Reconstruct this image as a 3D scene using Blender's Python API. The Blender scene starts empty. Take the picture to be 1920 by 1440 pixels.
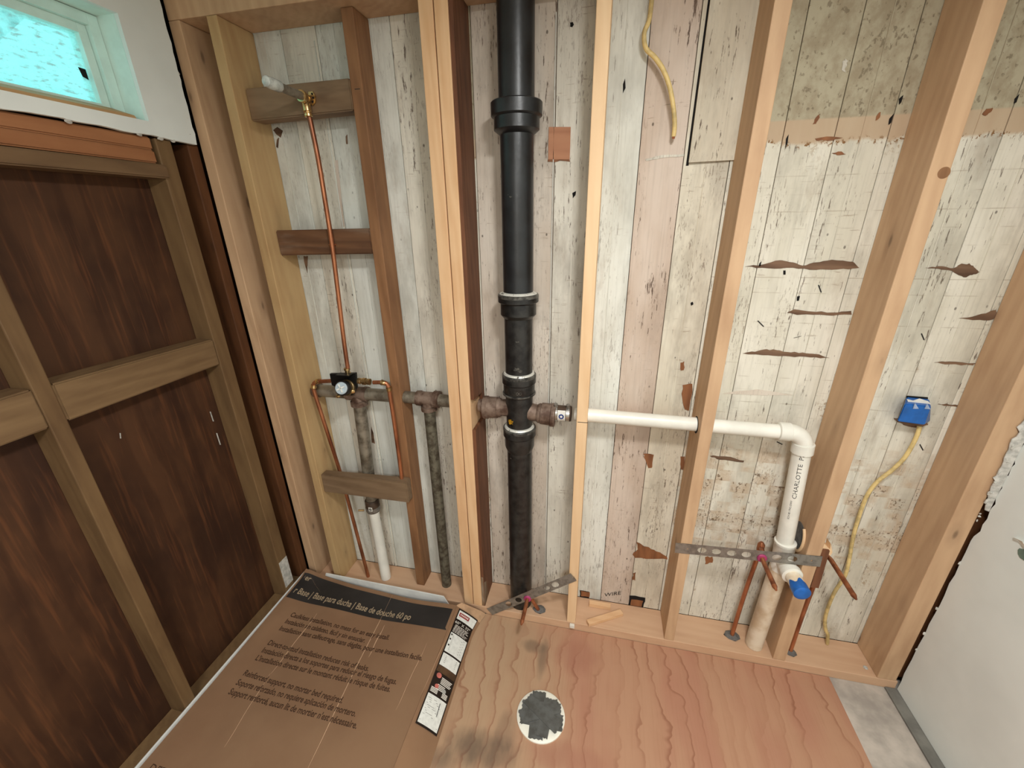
import bpy, bmesh, math, random
from mathutils import Vector, Matrix
random.seed(7)
S = bpy.context.scene
COL = S.collection
PI = math.pi

# ------------------------------------------------------------------ camera
EYE = 1.664
FPX = 772.37
cam_d = bpy.data.cameras.new('camera'); cam = bpy.data.objects.new('camera', cam_d); COL.objects.link(cam)
cam_d.sensor_width = 36.0; cam_d.lens = FPX / 1920 * 36.0; cam_d.clip_start = 0.02
ROT = Matrix.Rotation(0.220478, 3, 'Z') @ Matrix.Rotation(1.192885, 3, 'X') @ Matrix.Rotation(-0.0159084, 3, 'Z')
cam.matrix_world = Matrix.Translation((0, 0, EYE)) @ ROT.to_4x4()
S.camera = cam

# ------------------------------------------------------------------ world, lights, exposure
w = bpy.data.worlds.new('sky'); S.world = w; w.use_nodes = True
bg = w.node_tree.nodes['Background']
bg.inputs[0].default_value = (0.28, 0.80, 0.79, 1); bg.inputs[1].default_value = 1.5
def area_light(name, loc, size, power, col, rot=(0, 0, 0)):
    d = bpy.data.lights.new(name, 'AREA'); d.shape = 'DISK'; d.size = size; d.energy = power; d.color = col
    o = bpy.data.objects.new(name, d); o.location = loc; o.rotation_euler = rot; COL.objects.link(o); return o
area_light('ceiling_lamp', (0.26, 0.22, 2.34), 0.24, 26.0, (1.0, 1.0, 0.985))
area_light('rear_fill_lamp', (0.0, -1.15, 2.25), 0.6, 40.0, (1.0, 1.0, 0.985))  # unseen fill light behind the camera, added to lift the ambient level
S.view_settings.view_transform = 'Standard'; S.view_settings.look = 'None'
S.view_settings.exposure = 0.0; S.view_settings.gamma = 1.0; S.view_settings.use_curve_mapping = False

# ------------------------------------------------------------------ helpers: points
def ray(px, py): return ROT @ Vector(((px - 960) / FPX, -(py - 720) / FPX, -1.0))
def onY(px, py, Y):
    d = ray(px, py); p = d * (Y / d.y); p.z += EYE; return p
def onX(px, py, X):
    d = ray(px, py); p = d * (X / d.x); p.z += EYE; return p
def onZ(px, py, Z):
    d = ray(px, py); p = d * ((Z - EYE) / d.z); p.z += EYE; return p

# ------------------------------------------------------------------ helpers: materials
def lin(c):
    f = lambda v: (v / 12.92 if v <= 0.04045 else ((v + 0.055) / 1.055) ** 2.4)
    return tuple(f(v / 255.0) for v in c) + (1.0,)
class NT:
    def __init__(s, name, rough=0.6, metal=0.0, spec=0.3):
        s.m = bpy.data.materials.new(name); s.m.use_nodes = True; s.t = s.m.node_tree
        s.b = s.t.nodes['Principled BSDF']
        s.b.inputs['Roughness'].default_value = rough; s.b.inputs['Metallic'].default_value = metal
        s.b.inputs['Specular IOR Level'].default_value = spec
        s._co = None
    def put(s, node, key, v):
        if v is None: return
        if isinstance(v, bpy.types.NodeSocket): s.t.links.new(v, node.inputs[key])
        else: node.inputs[key].default_value = v
    def coord(s, scale=(1, 1, 1), rnd=True):
        if s._co is None:
            tc = s.t.nodes.new('ShaderNodeTexCoord'); s.raw = tc.outputs['Object']
            oi = s.t.nodes.new('ShaderNodeObjectInfo')
            mu = s.t.nodes.new('ShaderNodeMath'); mu.operation = 'MULTIPLY'; s.put(mu, 0, oi.outputs['Random']); mu.inputs[1].default_value = 37.0
            ad = s.t.nodes.new('ShaderNodeVectorMath'); ad.operation = 'ADD'; s.put(ad, 0, s.raw); s.put(ad, 1, mu.outputs[0])
            s._co = ad.outputs[0]; s.rand = oi.outputs['Random']
        mp = s.t.nodes.new('ShaderNodeVectorMath'); mp.operation = 'MULTIPLY'
        s.put(mp, 0, s._co if rnd else s.raw); mp.inputs[1].default_value = scale
        return mp.outputs[0]
    def noise(s, vec, scale, detail=3.0, rough=0.55, dist=0.0):
        n = s.t.nodes.new('ShaderNodeTexNoise'); s.put(n, 'Vector', vec)
        n.inputs['Scale'].default_value = scale; n.inputs['Detail'].default_value = detail
        n.inputs['Roughness'].default_value = rough; n.inputs['Distortion'].default_value = dist
        return n.outputs['Fac']
    def voro(s, vec, scale):
        n = s.t.nodes.new('ShaderNodeTexVoronoi'); s.put(n, 'Vector', vec); n.inputs['Scale'].default_value = scale
        return n.outputs['Distance']
    def wave(s, vec, scale, dist, detail=2.0, dscale=1.0, direction='X'):
        n = s.t.nodes.new('ShaderNodeTexWave'); s.put(n, 'Vector', vec); n.bands_direction = direction
        n.inputs['Scale'].default_value = scale; n.inputs['Distortion'].default_value = dist
        n.inputs['Detail'].default_value = detail; n.inputs['Detail Scale'].default_value = dscale
        return n.outputs['Fac']
    def ramp(s, fac, a, b):
        n = s.t.nodes.new('ShaderNodeMapRange'); s.put(n, 0, fac); n.inputs[1].default_value = a; n.inputs[2].default_value = b
        n.interpolation_type = 'SMOOTHSTEP'
        return n.outputs[0]
    def math(s, op, a, b=None):
        n = s.t.nodes.new('ShaderNodeMath'); n.operation = op; s.put(n, 0, a); s.put(n, 1, b); return n.outputs[0]
    def mix(s, fac, a, b, mode='MIX'):
        n = s.t.nodes.new('ShaderNodeMix'); n.data_type = 'RGBA'; n.blend_type = mode
        s.put(n, 0, fac); s.put(n, 6, a); s.put(n, 7, b); return n.outputs[2]
    def sep(s, vec):
        n = s.t.nodes.new('ShaderNodeSeparateXYZ'); s.put(n, 0, vec); return n.outputs
    def bump(s, h, strength=0.2, dist=0.002):
        n = s.t.nodes.new('ShaderNodeBump'); n.inputs['Strength'].default_value = strength; n.inputs['Distance'].default_value = dist
        s.put(n, 'Height', h); s.t.links.new(n.outputs[0], s.b.inputs['Normal'])
    def out(s, col): s.put(s.b, 'Base Color', col); return s.m

def axis_scale(axis, along, across):
    return tuple(along if i == axis else across for i in range(3))
def wood(name, light, dark, axis=2, knots=0.5, grain=1.0, dirt=None, rough=0.62, dirt_amt=0.5):
    t = NT(name, rough)
    c = t.coord(axis_scale(axis, 0.10, 1.0))
    low = t.noise(c, 9.0, 2.0)
    rings = t.wave(c, 16.0, 7.0, 2.0, 1.2, 'DIAGONAL')
    fine = t.noise(t.coord(axis_scale(axis, 2.2, 110.0)), 1.0, 2.0)
    f = t.math('MULTIPLY', rings, 0.26 * grain)
    f = t.math('ADD', f, t.math('MULTIPLY', fine, 0.34 * grain))
    f = t.math('ADD', f, t.math('MULTIPLY', t.ramp(low, 0.3, 0.7), 0.22))
    blot = t.noise(t.coord(axis_scale(axis, 3.0, 9.0)), 1.3, 4.0, 0.6)
    f = t.math('ADD', f, t.math('MULTIPLY', t.ramp(blot, 0.4, 0.72), 0.30))
    col = t.mix(f, lin(light), lin(dark))
    pale = t.noise(t.coord((2.2, 2.2, 2.2)), 1.3, 2.0)
    col = t.mix(t.math('MULTIPLY', t.ramp(pale, 0.42, 0.72), 0.35), col, lin(light))
    if knots:
        v = t.voro(t.coord(axis_scale(axis, 3.4, 9.0)), 1.0)
        k = t.math('SUBTRACT', 1.0, t.ramp(v, 0.03, 0.085))
        kd = tuple(int(x * 0.42) for x in dark)
        col = t.mix(t.math('MULTIPLY', k, knots), col, lin(kd))
        halo = t.math('SUBTRACT', 1.0, t.ramp(v, 0.06, 0.24))
        col = t.mix(t.math('MULTIPLY', halo, 0.35 * knots), col, lin(tuple(int(x * 0.75) for x in dark)))
    if dirt:
        d = t.noise(t.coord(axis_scale(axis, 1.4, 6.0)), 1.6, 4.0, 0.65)
        col = t.mix(t.math('MULTIPLY', t.ramp(d, 0.5, 0.72), dirt_amt), col, lin(dirt))
    t.bump(t.math('ADD', fine, rings), 0.18, 0.001)
    return t.out(col)

M = {}
M['pine'] = wood('fresh_pine', (230, 194, 152), (206, 160, 116), 2, 0.45)
M['pine_pale'] = wood('pale_pine', (234, 202, 162), (216, 176, 132), 2, 0.4, 0.8)
M['pine_x'] = wood('fresh_pine_flat', (208, 172, 140), (186, 146, 114), 0, 0.5, 0.6)
M['fir'] = wood('fir', (208, 174, 138), (168, 132, 100), 2, 0.6, 0.75)
M['fir_y'] = wood('yellow_fir', (196, 166, 120), (164, 128, 86), 2, 0.7, 0.7)
M['old'] = wood('old_brown_stud', (158, 116, 80), (112, 76, 50), 2, 0.5, 1.0, (84, 56, 38), dirt_amt=0.4)
M['old_red'] = wood('old_red_stud', (128, 84, 58), (82, 50, 34), 2, 0.4, 1.2, (58, 34, 22))
M['old_grey_x'] = wood('old_grey_block', (142, 118, 92), (104, 82, 60), 0, 0.3, 1.1, (70, 52, 38))
M['old_brown_x'] = wood('old_brown_block', (124, 88, 60), (78, 52, 36), 0, 0.2, 1.3, (186, 172, 154), dirt_amt=0.25)
M['left_stud'] = wood('left_wall_stud', (124, 98, 66), (92, 68, 44), 2, 0.3, 0.8, (70, 50, 32), dirt_amt=0.4)
M['left_block'] = wood('left_wall_block', (134, 108, 76), (96, 72, 48), 1, 0.3, 1.0, (90, 66, 42))
M['left_grey'] = wood('left_wall_grey_block', (122, 96, 68), (84, 62, 42), 1, 0.3, 1.0, (66, 48, 34))
M['orange'] = wood('orange_cedar', (168, 116, 78), (134, 86, 54), 1, 0.1, 0.8)
M['dark_stud'] = wood('dark_corner_stud', (104, 66, 38), (66, 38, 20), 2, 0.3, 1.0, (50, 30, 18))
M['offcut'] = wood('offcut_pine', (228, 190, 148), (204, 158, 116), 0, 0.3)

def mat_boards(name, base, alt, fleck=(74, 52, 38), amount=1.0, tint=None, worn=0.4):
    t = NT(name, 0.7)
    c = t.coord()
    col = t.mix(t.ramp(t.noise(t.coord((1, 1, 0.35)), 6.0, 4.0, 0.6), 0.35, 0.65), lin(base), lin(alt))
    # greyish handling and soot
    d = t.noise(t.coord((2.0, 2.0, 0.7)), 3.2, 5.0, 0.7)
    col = t.mix(t.math('MULTIPLY', t.ramp(d, 0.46, 0.68), worn), col, lin(tuple(int(x * 0.76) for x in alt)))
    sm = t.noise(t.coord((9.0, 9.0, 3.0)), 1.0, 5.0, 0.7)
    col = t.mix(t.math('MULTIPLY', t.ramp(sm, 0.55, 0.75), worn * 0.8), col, lin((150, 132, 112)))
    fine = t.noise(t.coord((160, 160, 4.5)), 1.0, 2.0)
    col = t.mix(t.math('MULTIPLY', t.ramp(fine, 0.45, 0.8), 0.22), col, lin(tuple(int(x * 0.72) for x in alt)))
    # flaked paint: dark streaks along the grain in clusters
    f1 = t.noise(t.coord((130, 130, 17)), 1.0, 4.0, 0.7)
    clus = t.ramp(t.noise(t.coord((5, 5, 1.6)), 1.4, 3.0), 0.36, 0.64)
    th = t.math('SUBTRACT', f1, t.math('MULTIPLY', t.math('SUBTRACT', 1.0, clus), 0.10))
    k = t.ramp(th, 0.575, 0.64)
    col = t.mix(t.math('MULTIPLY', k, 0.85 * amount), col, lin(fleck))
    # fine short scratches and a second, denser crop of tiny flecks
    f2 = t.noise(t.coord((210, 210, 42)), 1.0, 3.0, 0.65)
    c2 = t.ramp(t.noise(t.coord((8, 8, 3.0)), 1.0, 3.0, 0.6), 0.48, 0.66)
    col = t.mix(t.math('MULTIPLY', t.math('MULTIPLY', t.ramp(f2, 0.56, 0.64), c2), 0.55 * amount), col, lin(tuple(int(x * 1.25) for x in fleck)))
    f3 = t.noise(t.coord((18, 18, 190)), 1.0, 3.0, 0.6)
    c3 = t.ramp(t.noise(t.coord((6, 6, 6)), 1.0, 2.0), 0.52, 0.62)
    col = t.mix(t.math('MULTIPLY', t.math('MULTIPLY', t.ramp(f3, 0.62, 0.70), c3), 0.5 * amount), col, lin((140, 118, 96)))
    # specks
    v = t.voro(t.coord((26, 26, 17)), 1.0)
    sp = t.math('SUBTRACT', 1.0, t.ramp(v, 0.06, 0.10))
    sp = t.math('MULTIPLY', sp, t.ramp(t.noise(t.coord((9, 9, 9)), 1.0, 1.0), 0.5, 0.6))
    col = t.mix(t.math('MULTIPLY', sp, 0.75 * amount), col, lin((58, 44, 34)))
    t.bump(t.math('SUBTRACT', fine, t.math('MULTIPLY', k, 1.5)), 0.15, 0.001)
    return t, col
def boards(name, *a, **k):
    t, c = mat_boards(name, *a, **k); return t.out(c)
M['bd_white'] = boards('painted_board_white', (226, 222, 208), (208, 202, 188), worn=0.5)
M['bd_cool'] = boards('painted_board_cool_white', (222, 224, 216), (202, 202, 192), amount=0.5, worn=0.45)
M['bd_cream'] = boards('painted_board_cream', (222, 216, 198), (202, 192, 172), worn=0.5)
M['bd_pink'] = boards('bare_board_pink', (206, 191, 177), (190, 171, 154), worn=0.35)
M['bd_beige'] = boards('painted_board_beige', (214, 204, 190), (196, 182, 166), worn=0.55)
# stained boards right of the third pale stud: grey-brown above, a tan band, laths' ghost lines below
t, col = mat_boards('stained_board', (224, 220, 206), (206, 201, 184), worn=0.5, amount=0.9)
xyz = t.sep(t.coord((1, 1, 1), False)); zz = xyz[2]
wob = t.math('MULTIPLY', t.math('SUBTRACT', t.noise(t.coord((14, 14, 3)), 1.0, 4.0), 0.5), 0.05)
zw = t.math('ADD', zz, wob)
# horizontal lath lines every 46 mm
fr = t.math('FRACT', t.math('DIVIDE', t.math('ADD', zz, t.math('MULTIPLY', wob, 0.08)), 0.0465))
line = t.math('SUBTRACT', 1.0, t.ramp(fr, 0.02, 0.09))
lath_id = t.math('FLOOR', t.math('DIVIDE', zz, 0.0465))
n3 = t.t.nodes.new('ShaderNodeCombineXYZ'); t.put(n3, 0, t.math('MULTIPLY', xyz[0], 7.0)); t.put(n3, 2, t.math('MULTIPLY', lath_id, 3.71))
vis = t.noise(n3.outputs[0], 1.3, 2.0)
col = t.mix(t.math('MULTIPLY', t.math('MULTIPLY', line, t.ramp(vis, 0.50, 0.66)), 0.42), col, lin((132, 110, 84)))
patchy = t.ramp(t.noise(t.coord((7, 7, 3)), 1.0, 4.0, 0.7), 0.58, 0.70)
gr2 = t.ramp(t.noise(t.coord((120, 120, 90)), 1.0, 4.0, 0.65), 0.50, 0.60)
col = t.mix(t.math('MULTIPLY', t.math('MULTIPLY', patchy, gr2), 0.7), col, lin((150, 120, 82)))
low = t.math('SUBTRACT', 1.0, t.ramp(zw, 0.86, 0.98))
low = t.math('MULTIPLY', low, t.ramp(zw, 0.36, 0.44))
bandn = t.ramp(vis, 0.44, 0.52)
col = t.mix(t.math('MULTIPLY', t.math('MULTIPLY', low, t.math('MULTIPLY', bandn, t.ramp(t.noise(t.coord((12, 12, 22)), 1.0, 4.0, 0.7), 0.32, 0.62))), 0.6), col, lin((182, 156, 126)))
grit = t.ramp(t.noise(t.coord((105, 105, 85)), 1.0, 4.0, 0.65), 0.53, 0.62)
col = t.mix(t.math('MULTIPLY', t.math('MULTIPLY', low, t.math('MULTIPLY', grit, t.ramp(vis, 0.50, 0.58))), 0.85), col, lin((96, 72, 48)))
tan = t.ramp(zw, 1.845, 1.856)
col = t.mix(tan, col, t.mix(t.noise(t.coord((20, 20, 4)), 1.0, 3.0), lin((194, 176, 150)), lin((176, 150, 122))))
up = t.ramp(zz, 1.903, 1.909)
mot = t.ramp(t.noise(t.coord((20, 20, 14)), 1.0, 5.0, 0.7), 0.36, 0.68)
col = t.mix(up, col, t.mix(mot, lin((176, 168, 144)), lin((154, 142, 118))))
blot = t.ramp(t.noise(t.coord((80, 80, 55)), 1.0, 3.0, 0.6), 0.585, 0.66)
col = t.mix(t.math('MULTIPLY', t.math('MULTIPLY', up, blot), 0.6), col, lin((104, 92, 72)))
edge = t.math('MULTIPLY', t.ramp(zw, 1.835, 1.848), t.math('SUBTRACT', 1.0, t.ramp(zw, 1.850, 1.862)))
col = t.mix(t.math('MULTIPLY', edge, t.ramp(grit, 0.2, 0.8)), col, lin((128, 92, 54)))
M['bd_stain'] = t.out(col)

def plain(name, rgb, rough=0.5, metal=0.0, spec=0.4, var=0.12, vscale=18.0, dark=None, bump=0.0):
    t = NT(name, rough, metal, spec)
    n = t.ramp(t.noise(t.coord(), vscale, 4.0, 0.6), 0.35, 0.68)
    b = dark or tuple(int(x * (1 - 2 * var)) for x in rgb)
    c = t.mix(n, lin(rgb), lin(b))
    if bump: t.bump(t.noise(t.coord(), vscale * 6, 3.0), bump, 0.001)
    return t.out(c)
M['dryw'] = plain('painted_drywall', (234, 240, 236), 0.75, var=0.02, vscale=2.5, bump=0.08)
M['dryw_room'] = plain('painted_wall_white', (216, 214, 204), 0.8, var=0.02, vscale=2.0)
M['gyps'] = plain('broken_gypsum', (206, 204, 196), 0.9, var=0.1, vscale=60)
M['sheath'] = None
t = NT('dark_plywood', 0.55, 0.0, 0.3)
cc = t.coord((1.0, 1.0, 0.22), False)
fg = t.wave(cc, 3.2, 9.0, 3.0, 1.4, 'Y')
pat = t.noise(t.coord((1, 1, 0.6), False), 4.5, 4.0, 0.6)
col = t.mix(t.ramp(pat, 0.32, 0.68), lin((80, 52, 33)), lin((54, 33, 22)))
col = t.mix(t.math('MULTIPLY', t.ramp(fg, 0.55, 0.95), 0.4), col, lin((48, 26, 16)))
fine = t.noise(t.coord((90, 90, 5), False), 1.0, 2.0)
col = t.mix(t.math('MULTIPLY', t.ramp(fine, 0.5, 0.75), 0.35), col, lin((120, 74, 44)))
M['sheath'] = t.out(col)
t = NT('floor_plywood', 0.6, 0.0, 0.3)
cc = t.coord((1.0, 0.30, 1.0), False)
nz = t.noise(t.coord((1.0, 0.55, 1.0), False), 3.0, 3.0, 0.5)
x = t.sep(cc)[0]
ph = t.math('ADD', t.math('MULTIPLY', x, 15.0), t.math('MULTIPLY', nz, 5.0))
ph = t.math('ADD', ph, t.math('MULTIPLY', t.noise(t.coord((4, 9, 1), False), 2.0, 2.0), 0.7))
saw = t.math('FRACT', ph)
ln = t.math('MULTIPLY', t.ramp(saw, 0.80, 0.96), t.math('SUBTRACT', 1.0, t.ramp(saw, 0.965, 1.0)))
soft = t.ramp(saw, 0.25, 0.95)
xx = t.sep(t.coord((1, 1, 1), False))[0]
tanm = t.math('ADD', xx, t.math('MULTIPLY', t.math('SUBTRACT', t.noise(t.coord((3, 2, 1), False), 1.5, 3.0), 0.5), 0.5))
base = t.mix(t.ramp(tanm, -0.30, 0.06), lin((176, 146, 116)), lin((180, 138, 110)))
base = t.mix(t.math('MULTIPLY', t.ramp(t.noise(t.coord((2.2, 0.6, 1), False), 2.4, 3.0), 0.40, 0.66), t.ramp(tanm, -0.25, 0.06)), base, lin((174, 126, 102)))
base = t.mix(t.math('MULTIPLY', soft, 0.22), base, lin((160, 110, 84)))
lv = t.ramp(t.noise(t.coord((2.5, 2.0, 1), False), 1.7, 2.0), 0.36, 0.62)
base = t.mix(t.math('MULTIPLY', t.math('MULTIPLY', ln, lv), 0.55), base, lin((128, 78, 56)))
fine = t.noise(t.coord((150, 6, 1), False), 1.0, 2.0)
base = t.mix(t.math('MULTIPLY', t.ramp(fine, 0.45, 0.8), 0.18), base, lin((150, 104, 76)))
xy = t.sep(t.coord((1, 1, 1), False))
def blob(cx, cy, rx, ry, amt, colr):
    global base
    dx = t.math('DIVIDE', t.math('SUBTRACT', xy[0], cx), rx); dy = t.math('DIVIDE', t.math('SUBTRACT', xy[1], cy), ry)
    r = t.math('ADD', t.math('MULTIPLY', dx, dx), t.math('MULTIPLY', dy, dy))
    r = t.math('ADD', r, t.math('MULTIPLY', t.noise(t.coord((22, 9, 1), False), 1.0, 3.0), 1.3))
    base = t.mix(t.math('MULTIPLY', t.math('SUBTRACT', 1.0, t.ramp(r, 0.5, 1.6)), amt), base, lin(colr))
for px, py, rx, ry, amt in ((900, 1405, 0.16, 0.08, 0.75), (830, 1425, 0.07, 0.05, 0.6), (1018, 1232, 0.03, 0.10, 0.55), (1000, 1212, 0.07, 0.035, 0.5), (950, 1370, 0.05, 0.08, 0.35)):
    p = onZ(px, py, 0.0); blob(p.x, p.y, rx, ry, amt, (92, 78, 66))
for px, py, rx, ry, amt in ((1080, 1230, 0.11, 0.10, 0.4), (1060, 1420, 0.16, 0.06, 0.4)):
    p = onZ(px, py, 0.0); blob(p.x, p.y, rx, ry, amt, (150, 94, 78))
M['ply'] = t.out(base)
M['subfloor'] = plain('grey_subfloor', (196, 186, 174), 0.8, var=0.10, vscale=7.0, bump=0.1)
M['strip'] = plain('grey_floor_strip', (128, 126, 118), 0.8, var=0.08, vscale=12.0)
M['tarpaper'] = plain('dark_backing', (40, 28, 20), 0.9)
M['dark'] = plain('black_void', (16, 13, 11), 0.9)

def copper_mat():
    t = NT('copper', 0.34, 0.6, 0.5)
    n = t.ramp(t.noise(t.coord((30, 30, 9)), 1.0, 4.0), 0.35, 0.7)
    c = t.mix(n, lin((186, 120, 82)), lin((126, 74, 50)))
    n2 = t.ramp(t.noise(t.coord((7, 7, 4)), 1.0, 2.0), 0.5, 0.75)
    return t.out(t.mix(t.math('MULTIPLY', n2, 0.5), c, lin((100, 54, 38))))
M['copper'] = copper_mat()
M['brass'] = plain('brass_fitting', (226, 190, 132), 0.22, 0.9, 0.5, 0.15, 40)
M['bronze'] = plain('dull_bronze', (112, 92, 58), 0.4, 0.6, 0.5, 0.2, 30)
M['galv'] = plain('galvanised_steel', (150, 142, 126), 0.5, 0.45, 0.4, 0.2, 22, (96, 86, 72), 0.15)
M['rust'] = plain('rusty_iron', (136, 116, 102), 0.6, 0.35, 0.4, 0.2, 26, (84, 62, 50), 0.4)
M['iron'] = plain('black_cast_iron', (34, 36, 38), 0.36, 0.0, 0.5, 0.2, 14, (22, 22, 23), 0.35)
M['iron_worn'] = plain('worn_black_iron', (46, 45, 43), 0.36, 0.1, 0.5, 0.2, 30, (20, 20, 20), 0.4)
t = NT('lead_joint', 0.45, 0.3, 0.5)
t.bump(t.noise(t.coord(), 160, 3.0), 0.5, 0.002)
M['lead'] = t.out(t.mix(t.ramp(t.noise(t.coord(), 70, 3.0), 0.58, 0.7), lin((226, 224, 214)), lin((84, 80, 74))))
M['grey_rim'] = plain('scraped_iron_rim', (112, 110, 104), 0.4, 0.5, 0.5, 0.2, 40, (48, 47, 45), 0.2)
M['pvc'] = plain('white_pvc', (236, 233, 222), 0.35, 0.0, 0.5, 0.03, 8)
M['pvc_old'] = plain('dusty_pvc', (222, 208, 186), 0.5, 0.0, 0.4, 0.07, 14, (196, 172, 142))
M['blue_cap'] = plain('blue_test_cap', (24, 104, 190), 0.35, 0.0, 0.5, 0.1, 20)
M['blue'] = plain('blue_plastic', (22, 98, 180), 0.35, 0.0, 0.5, 0.08, 20)
M['blue_pale'] = plain('scuffed_blue_plastic', (172, 190, 220), 0.5)
M['cable'] = plain('yellow_cable', (224, 198, 134), 0.5, 0.0, 0.4, 0.1, 30)
M['black_pl'] = plain('black_plastic', (20, 19, 18), 0.4)
M['white_pl'] = plain('white_plastic', (186, 200, 208), 0.4, var=0.03)
M['clear_pl'] = plain('cloudy_plastic', (206, 212, 206), 0.18, 0.0, 0.7, 0.1, 50)
M['steel'] = plain('steel_strap', (150, 146, 138), 0.42, 0.6, 0.5, 0.1, 50)
M['chrome'] = plain('bright_steel', (206, 204, 198), 0.25, 0.9, 0.5, 0.1, 30)
M['magenta'] = plain('magenta_grommet', (176, 62, 110), 0.5, var=0.1, vscale=50)
M['putty'] = plain('grey_putty', (112, 108, 104), 0.8, var=0.1, vscale=60)
M['rubber'] = plain('brown_rubber', (74, 56, 42), 0.6, var=0.2)
M['ink'] = plain('black_ink', (44, 42, 40), 0.7)
M['white_ink'] = plain('white_print', (226, 222, 212), 0.7, var=0.03)
M['navy'] = plain('blue_print', (36, 62, 130), 0.6)
M['red'] = plain('red_print', (158, 40, 44), 0.6)
M['salmon'] = plain('pink_print', (214, 120, 108), 0.6)
M['grey_ink'] = plain('grey_print', (168, 168, 162), 0.7)
M['card'] = plain('cardboard', (190, 152, 118), 0.8, 0.0, 0.2, 0.05, 3.0, (178, 140, 108), 0.05)
M['card_edge'] = plain('cardboard_edge', (190, 154, 120), 0.85, var=0.08)
M['crease'] = plain('cardboard_crease', (204, 166, 132), 0.8, var=0.04)
M['card_black'] = plain('black_print_band', (48, 44, 42), 0.6, var=0.1, vscale=6)
M['card_brown'] = plain('dark_brown_print', (84, 56, 36), 0.8, var=0.12, vscale=200)
M['pale_print'] = plain('pale_tan_print', (182, 160, 130), 0.8, var=0.1, vscale=150)
M['label_bk'] = plain('label_black', (34, 24, 20), 0.4)
M['label_wh'] = plain('label_white', (226, 228, 222), 0.4, var=0.03, vscale=80)
M['label_br'] = plain('label_brown', (92, 66, 44), 0.5)
M['acryl'] = plain('white_acrylic', (226, 228, 224), 0.3, var=0.02)
M['tape'] = plain('grey_duct_tape', (104, 106, 104), 0.33, 0.25, 0.5, 0.12, 25, (84, 84, 80), 0.3)
M['flange'] = plain('white_flange', (240, 238, 224), 0.4, var=0.02)
M['bare_wood'] = wood('flaked_bare_wood', (156, 104, 68), (96, 58, 36), 2, 0.0, 1.2, (58, 38, 26))
M['bare_dark'] = wood('split_dark_wood', (142, 112, 88), (76, 54, 40), 0, 0.0, 1.5, (52, 38, 30), dirt_amt=0.85)
M['patch'] = wood('brown_patch_wood', (190, 138, 104), (158, 104, 76), 0, 0.0)
M['frame'] = plain('daylight_tinted_vinyl', (214, 240, 232), 0.45, var=0.02)  # white vinyl with the cyan window daylight tinted into its colour
M['jamb'] = plain('daylight_tinted_jamb', (220, 240, 232), 0.6, var=0.02)  # daylight cast is put into the white jamb's colour too
M['sill'] = wood('bare_sill_wood', (206, 164, 116), (178, 130, 84), 1, 0.0)
M['soffit'] = plain('white_soffit', (206, 220, 216), 0.8, var=0.03)
M['flap'] = plain('torn_paper', (236, 236, 228), 0.7, var=0.02)
M['hole'] = plain('hole_backing', (116, 136, 122), 0.8, var=0.1)
# window pane: hazy dusty glass
t = NT('hazy_glass', 0.3)
nt = t.t; outn = nt.nodes['Material Output']
tr = nt.nodes.new('ShaderNodeBsdfTransparent'); tr.inputs[0].default_value = (0.94, 1, 1, 1)
tl = nt.nodes.new('ShaderNodeBsdfTranslucent'); tl.inputs[0].default_value = (0.95, 1, 1, 1)
df = nt.nodes.new('ShaderNodeBsdfDiffuse'); df.inputs[0].default_value = (0.5, 0.55, 0.55, 1)
m1 = nt.nodes.new('ShaderNodeMixShader'); m2 = nt.nodes.new('ShaderNodeMixShader')
haze = t.ramp(t.noise(t.coord((9, 9, 9)), 3.0, 4.0, 0.7), 0.3, 0.75)
t.put(m1, 0, t.math('ADD', 0.12, t.math('MULTIPLY', haze, 0.65))); nt.links.new(tr.outputs[0], m1.inputs[1]); nt.links.new(tl.outputs[0], m1.inputs[2])
spk = t.ramp(t.noise(t.coord((50, 40, 130)), 1.0, 4.0, 0.7), 0.52, 0.66)
t.put(m2, 0, t.math('MULTIPLY', spk, 0.45)); nt.links.new(m1.outputs[0], m2.inputs[1]); nt.links.new(df.outputs[0], m2.inputs[2])
nt.links.new(m2.outputs[0], outn.inputs[0])
M['glass'] = t.m

# ------------------------------------------------------------------ helpers: meshes
def link(name, bm, mat, loc=(0, 0, 0), parent=None, smooth=False):
    """bm is in world coordinates; the object's origin goes to loc."""
    loc = Vector(loc)
    bmesh.ops.translate(bm, verts=bm.verts, vec=-loc)
    me = bpy.data.meshes.new(name); bm.to_mesh(me); bm.free()
    me.materials.append(mat)
    if smooth:
        for p in me.polygons: p.use_smooth = True
        try: me.set_sharp_from_angle(angle=math.radians(38))
        except Exception: pass
    o = bpy.data.objects.new(name, me); COL.objects.link(o)
    if parent is not None:
        o.parent = parent; o.location = loc - origin_of(parent)
    else: o.location = loc
    return o
def origin_of(o):
    p = Vector((0, 0, 0))
    while o is not None: p += Vector(o.location); o = o.parent
    return p
def empty(name, loc, label, cat, group=None):
    o = bpy.data.objects.new(name, None); o.empty_display_size = 0.05; COL.objects.link(o); o.location = loc
    o['label'] = label; o['category'] = cat
    if group: o['group'] = group
    return o
def tag(o, label, cat, group=None):
    o['label'] = label; o['category'] = cat
    if group: o['group'] = group
    return o
def struct(o): o['kind'] = 'structure'; return o
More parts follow.
